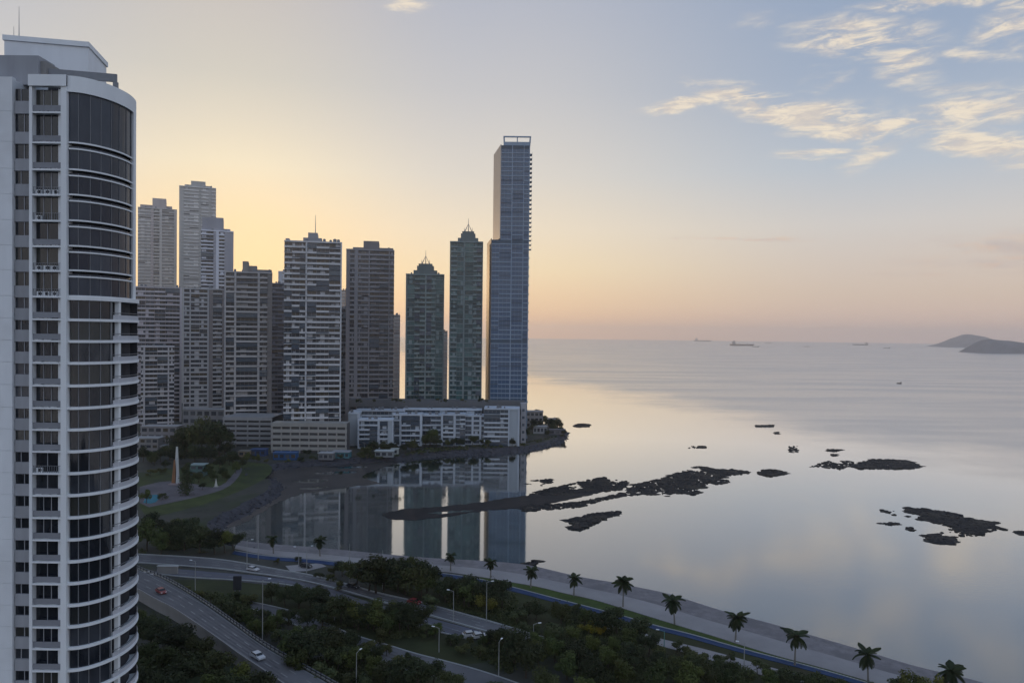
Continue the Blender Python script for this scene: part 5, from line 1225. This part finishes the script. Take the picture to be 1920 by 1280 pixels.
# ------------------------------------------------------------------ reefs and rocks in the water
RP = []
for k in range(5):
    random.seed(70 + k); RP.append(MB().ball((0, 0, 0), 1, 1, 0, .3, (1.15, .9, .5)))
RPM = [m_.mesh('rock', M_['rock']) for m_ in RP]
def c6(l): return [(950 + u / 3.2, 720 + v / 3.2) for u, v in l]
def c7(l): return [(1400 + u / 3.692, 780 + v / 3.692) for u, v in l]
def reef(label, pts, dn, smin=.5, smax=1.7, gap=-.25, nbig=24, name='reef', base=True, seed=0):
    r = random.Random(seed + 900); P = [(v.x, v.y) for v in w(pts, 0)]; xs = [p[0] for p in P]; ys = [p[1] for p in P]
    cx, cy_ = sum(xs) / len(xs), sum(ys) / len(ys); t = thing(name, label, 'reef' if name == 'reef' else 'rock', (cx, cy_, 0), 0, 'rocks showing above the low tide')
    area = abs(sum(P[i][0] * P[i - 1][1] - P[i - 1][0] * P[i][1] for i in range(len(P)))) / 2
    st = MB(); big = 0; n_ = int(area * dn); k = 0; tr = 0; pl = MB()
    while k < n_ and tr < n_ * 12:
        tr += 1; x = r.uniform(min(xs), max(xs)); y = r.uniform(min(ys), max(ys))
        if not inpoly(x, y, P): continue
        nv_ = noise.noise(Vector((x * .055, y * .03, seed)))
        if nv_ < gap and r.random() < .93: continue
        k += 1; s = r.uniform(smin, smax) * (1 + .5 * max(0, nv_))
        if s > smax * .82 and big < nbig:
            big += 1; ob('rock', r.choice(RPM), t, (x - cx, y - cy_, s * .08), (0, 0, r.uniform(0, 6)), (s * 1.2, s, s * 1.05))
        else: put(st, r.choice(RP), (x - cx, y - cy_, s * .04), s, r.uniform(0, 6))
        if base and r.random() < .3:
            a0 = r.uniform(0, 6.28); rr_ = s * r.uniform(1.2, 2.0); nn = 9
            pl.add([(x - cx + math.cos(a0 + 6.283 * j / nn) * rr_ * r.uniform(.7, 1.2) * 1.5, y - cy_ + math.sin(a0 + 6.283 * j / nn) * rr_ * r.uniform(.7, 1.2), .02 + r.random() * .1) for j in range(nn)] + [(x - cx, y - cy_, .34)], [(j, (j + 1) % nn, nn) for j in range(nn)])
    tag(st.obj('small_rocks', M_['rock'], t), kind='stuff')
    if base: tag(pl.obj('rock_ledge', M_['rock'], t), kind='stuff')
    return t
reef('upper strand of the long dark reef, ragged with bright pools', c6([(60, 690), (110, 664), (250, 626), (400, 594), (500, 572), (590, 556), (640, 577), (700, 565), (735, 592), (690, 632), (600, 640), (480, 652), (380, 664), (250, 668), (130, 688)]), .55, .4, 1.2, gap=-.28, seed=1)
reef('lower strand of the long dark reef below the bright pools', c6([(60, 742), (110, 728), (180, 712), (300, 720), (420, 706), (520, 690), (600, 672), (700, 652), (725, 666), (600, 692), (520, 714), (420, 740), (200, 757), (110, 768)]), .55, .4, 1.2, gap=-.3, seed=31)
reef('outer half of the long dark reef, thicker and ending in a thin point', c6([(720, 640), (760, 605), (900, 572), (960, 556), (1060, 520), (1140, 493), (1210, 496), (1260, 514), (1350, 510), (1455, 524), (1455, 541), (1330, 546), (1300, 562), (1250, 566), (1350, 580), (1330, 592), (1260, 602), (1210, 590), (1180, 622), (1120, 628), (1160, 648), (1120, 662), (1000, 652), (960, 674), (920, 666), (820, 662), (740, 668)]), .45, .4, 1.4, gap=-.34, seed=2)
reef('lone dark wedge shaped rock below the long reef', c6([(378, 815), (440, 803), (500, 785), (560, 774), (670, 767), (660, 782), (600, 800), (560, 820), (500, 850), (430, 880), (390, 878)]), .6, gap=-.9, seed=3)
reef('small dark islet just off the outer point of the long reef', c6([(1500, 535), (1550, 511), (1600, 513), (1665, 530), (1640, 546), (1560, 556)]), .6, gap=-.9, seed=4, nbig=8)
reef('long flat dark reef near the right, farther out than the jagged one', c7([(730, 345), (800, 320), (880, 300), (1000, 300), (1130, 308), (1205, 345), (1180, 362), (900, 364), (760, 360)]), .4, gap=-.8, seed=5)
reef('jagged dark reef at the right with an arm reaching down', c7([(930, 648), (1020, 652), (1090, 682), (1105, 630), (1210, 633), (1300, 655), (1420, 670), (1500, 685), (1490, 700), (1600, 718), (1780, 736), (1700, 760), (1800, 785), (1720, 790), (1640, 795), (1640, 828), (1580, 828), (1500, 828), (1440, 838), (1430, 885), (1300, 878), (1240, 832), (1350, 792), (1450, 772), (1350, 748), (1200, 718), (1000, 682)]), .55, .4, 1.4, gap=-.28, seed=6)
for i, (lb, pts) in enumerate([('low dark rock off the tip of the peninsula', c6([(400, 250), (440, 236), (498, 240), (497, 257), (420, 260)])),
    ('thin rock awash left of the jagged reef', c7([(918, 740), (1000, 735), (1080, 748), (980, 756)])), ('little round rock below the jagged reef arm start', c7([(1105, 776), (1130, 766), (1152, 775), (1140, 796)])),
    ('dark rock cut by the right edge of the picture', c7([(1836, 802), (1920, 790), (1990, 800), (1920, 826)])), ('group of small boulders left of the long flat reef', c7([(560, 310), (740, 308), (740, 330), (640, 370), (500, 352), (430, 352)])),
    ('thin flat rock above the boulder group', c7([(560, 228), (660, 232), (620, 246), (560, 244)])), ('tiny rock just under the thin flat rock', c7([(580, 262), (620, 262), (615, 275), (585, 275)])),
    ('ring of small rocks far out left of the flat rock', c7([(288, 208), (350, 205), (360, 250), (300, 255)])), ('farthest thin line of rocks in the pale water', c6([(1490, 246), (1605, 244), (1605, 258), (1495, 258)])),
    ('faint pair of rocks in the bright calm water', c6([(1080, 372), (1195, 370), (1195, 384), (1085, 384)])), ('scattered small rocks at the inner end of the long reef', c6([(105, 600), (180, 575), (275, 568), (280, 590), (200, 612), (110, 612)])),
    ('speck of rock near the farthest thin line', c6([(1608, 286), (1632, 286), (1632, 300), (1610, 300)])), ('low rocks at the shore below the tall reflection', [(986, 1053), (1010, 1050), (1008, 1058), (988, 1059)])]):
    reef(lb, pts, 1.0 if i not in (4, 7, 10) else .35, .35, 1.1, -.2 if i in (4, 7, 10, 8, 9) else -.9, 6, 'sea_rock', i not in (7, 8, 9), 20 + i)

# ------------------------------------------------------------------ ships, boat, islands
def ship(label, px, py, wpx, col, sup, big=True):
    g = G(px, py, 0); Lh = wpx * g.y / F / 2; t = thing('cargo_ship' if big else 'small_boat', label, 'ship' if big else 'boat', g, 0, 'ships waiting on the horizon' if big else None)
    B_ = Lh * .28; H_ = Lh * (.13 if big else .35)
    q = MB(); q.add([(-Lh, -B_ * .8, H_), (Lh * .8, -B_, H_), (Lh, 0, H_ * 1.2), (Lh * .8, B_, H_), (-Lh, B_ * .8, H_), (-Lh * .95, -B_ * .6, -1), (Lh * .75, -B_ * .7, -1), (Lh * .88, 0, -1), (Lh * .75, B_ * .7, -1), (-Lh * .95, B_ * .6, -1)],
        [(0, 1, 2, 3, 4), (5, 9, 8, 7, 6), (0, 5, 6, 1), (1, 6, 7, 2), (2, 7, 8, 3), (3, 8, 9, 4), (4, 9, 5, 0)]); q.obj('hull', mat('hull_paint', col, .7, .1), t)
    s_ = -1 if sup < 0 else 1; x0 = Lh * .62 * s_
    MB().box(min(x0, x0 + .2 * Lh * s_), max(x0, x0 + .2 * Lh * s_), -B_ * .7, B_ * .7, H_, H_ + Lh * (.2 if big else .5)).obj('bridge_house', mat('ship_white', (0.3, 0.3, 0.3), .7, .05), t)
    MB().box(x0 + .06 * Lh * s_ - Lh * .03, x0 + .06 * Lh * s_ + Lh * .03, -B_ * .2, B_ * .2, H_ + Lh * .2, H_ + Lh * .28).obj('funnel', mat('funnel_paint', (0.08, 0.08, 0.08), .7, .05), t) if big else None
    for k in range(4 if big else 0):
        x = -Lh * .6 + k * Lh * .33; MB().box(x - Lh * .012, x + Lh * .012, -1, 1, H_, H_ + Lh * .14).obj('crane_post', M_['steel'], t)
ship('farthest left cargo ship, a thin dark line on the horizon', 1318, 640, 34, (0.05, 0.045, 0.05), -1)
ship('largest dark red cargo ship just below the horizon', 1392, 648, 46, (0.09, 0.04, 0.04), -1)
ship('small ship low in the water at the bow of the largest ship', 1417, 650.5, 14, (0.05, 0.045, 0.05), 1)
ship('short ship on the horizon right of the largest one', 1441, 643.5, 12, (0.06, 0.05, 0.05), 1)
ship('long faint cargo ship on the horizon far right of the largest', 1614, 647, 30, (0.07, 0.07, 0.07), 1)
ship('small dark ship left of the islands', 1663, 653, 13, (0.04, 0.04, 0.045), 1)
ship('faint tiny ship between the middle horizon ships', 1512, 650, 12, (0.12, 0.09, 0.08), 1)
ship('small dark boat alone on the right hand water', 1686, 719, 9, (0.03, 0.03, 0.03), 1, False)
def island(name, prof, base_py, depth, seed, label):
    g0 = G((prof[0][0] + prof[-1][0]) / 2, base_py, 0); Y = g0.y; q = MB(); NX, NY = 60, 14; vs = []
    def hgt(px):
        for (a, ya), (c, yc) in zip(prof, prof[1:]):
            if a <= px <= c: py = ya + (yc - ya) * (px - a) / (c - a); break
        return AY(px, py, Y + depth * .4).z
    for i in range(NX + 1):
        px = prof[0][0] + (prof[-1][0] - prof[0][0]) * i / NX; hz_ = max(0, hgt(px))
        for j in range(NY + 1):
            u = j / NY; yy = Y + depth * u; e = math.sin(math.pi * min(1, u * 1.25)) ** .6 if u < .8 else 0
            x = AY(px, base_py, Y + depth * .4).x; nn = noise.fractal(Vector((x * .004, yy * .004, seed)), 1, 2, 4) * 14
            vs.append((x, yy, -4 + e * (hz_ + 4 + nn * (1 if 0 < j < NY else 0) * min(1, hz_ / 40))))
    fs = [(i * (NY + 1) + j, (i + 1) * (NY + 1) + j, (i + 1) * (NY + 1) + j + 1, i * (NY + 1) + j + 1) for i in range(NX) for j in range(NY)]
    q.add(vs, fs); o = q.obj(name, M_['island'], smooth=True); tag(o, label, 'island')
    return o
island('island', [(1822, 662), (1832, 650), (1846, 639), (1862, 636), (1888, 638), (1908, 643), (1930, 647), (1970, 652), (2040, 664)], 663, 500, 3, 'nearer dark flat topped island at the right edge')
island('island', [(1752, 653), (1775, 643), (1797, 631), (1812, 626), (1836, 629), (1850, 634), (1880, 645), (1905, 654)], 651.5, 900, 5, 'farther pale hazy peaked island behind the dark one')
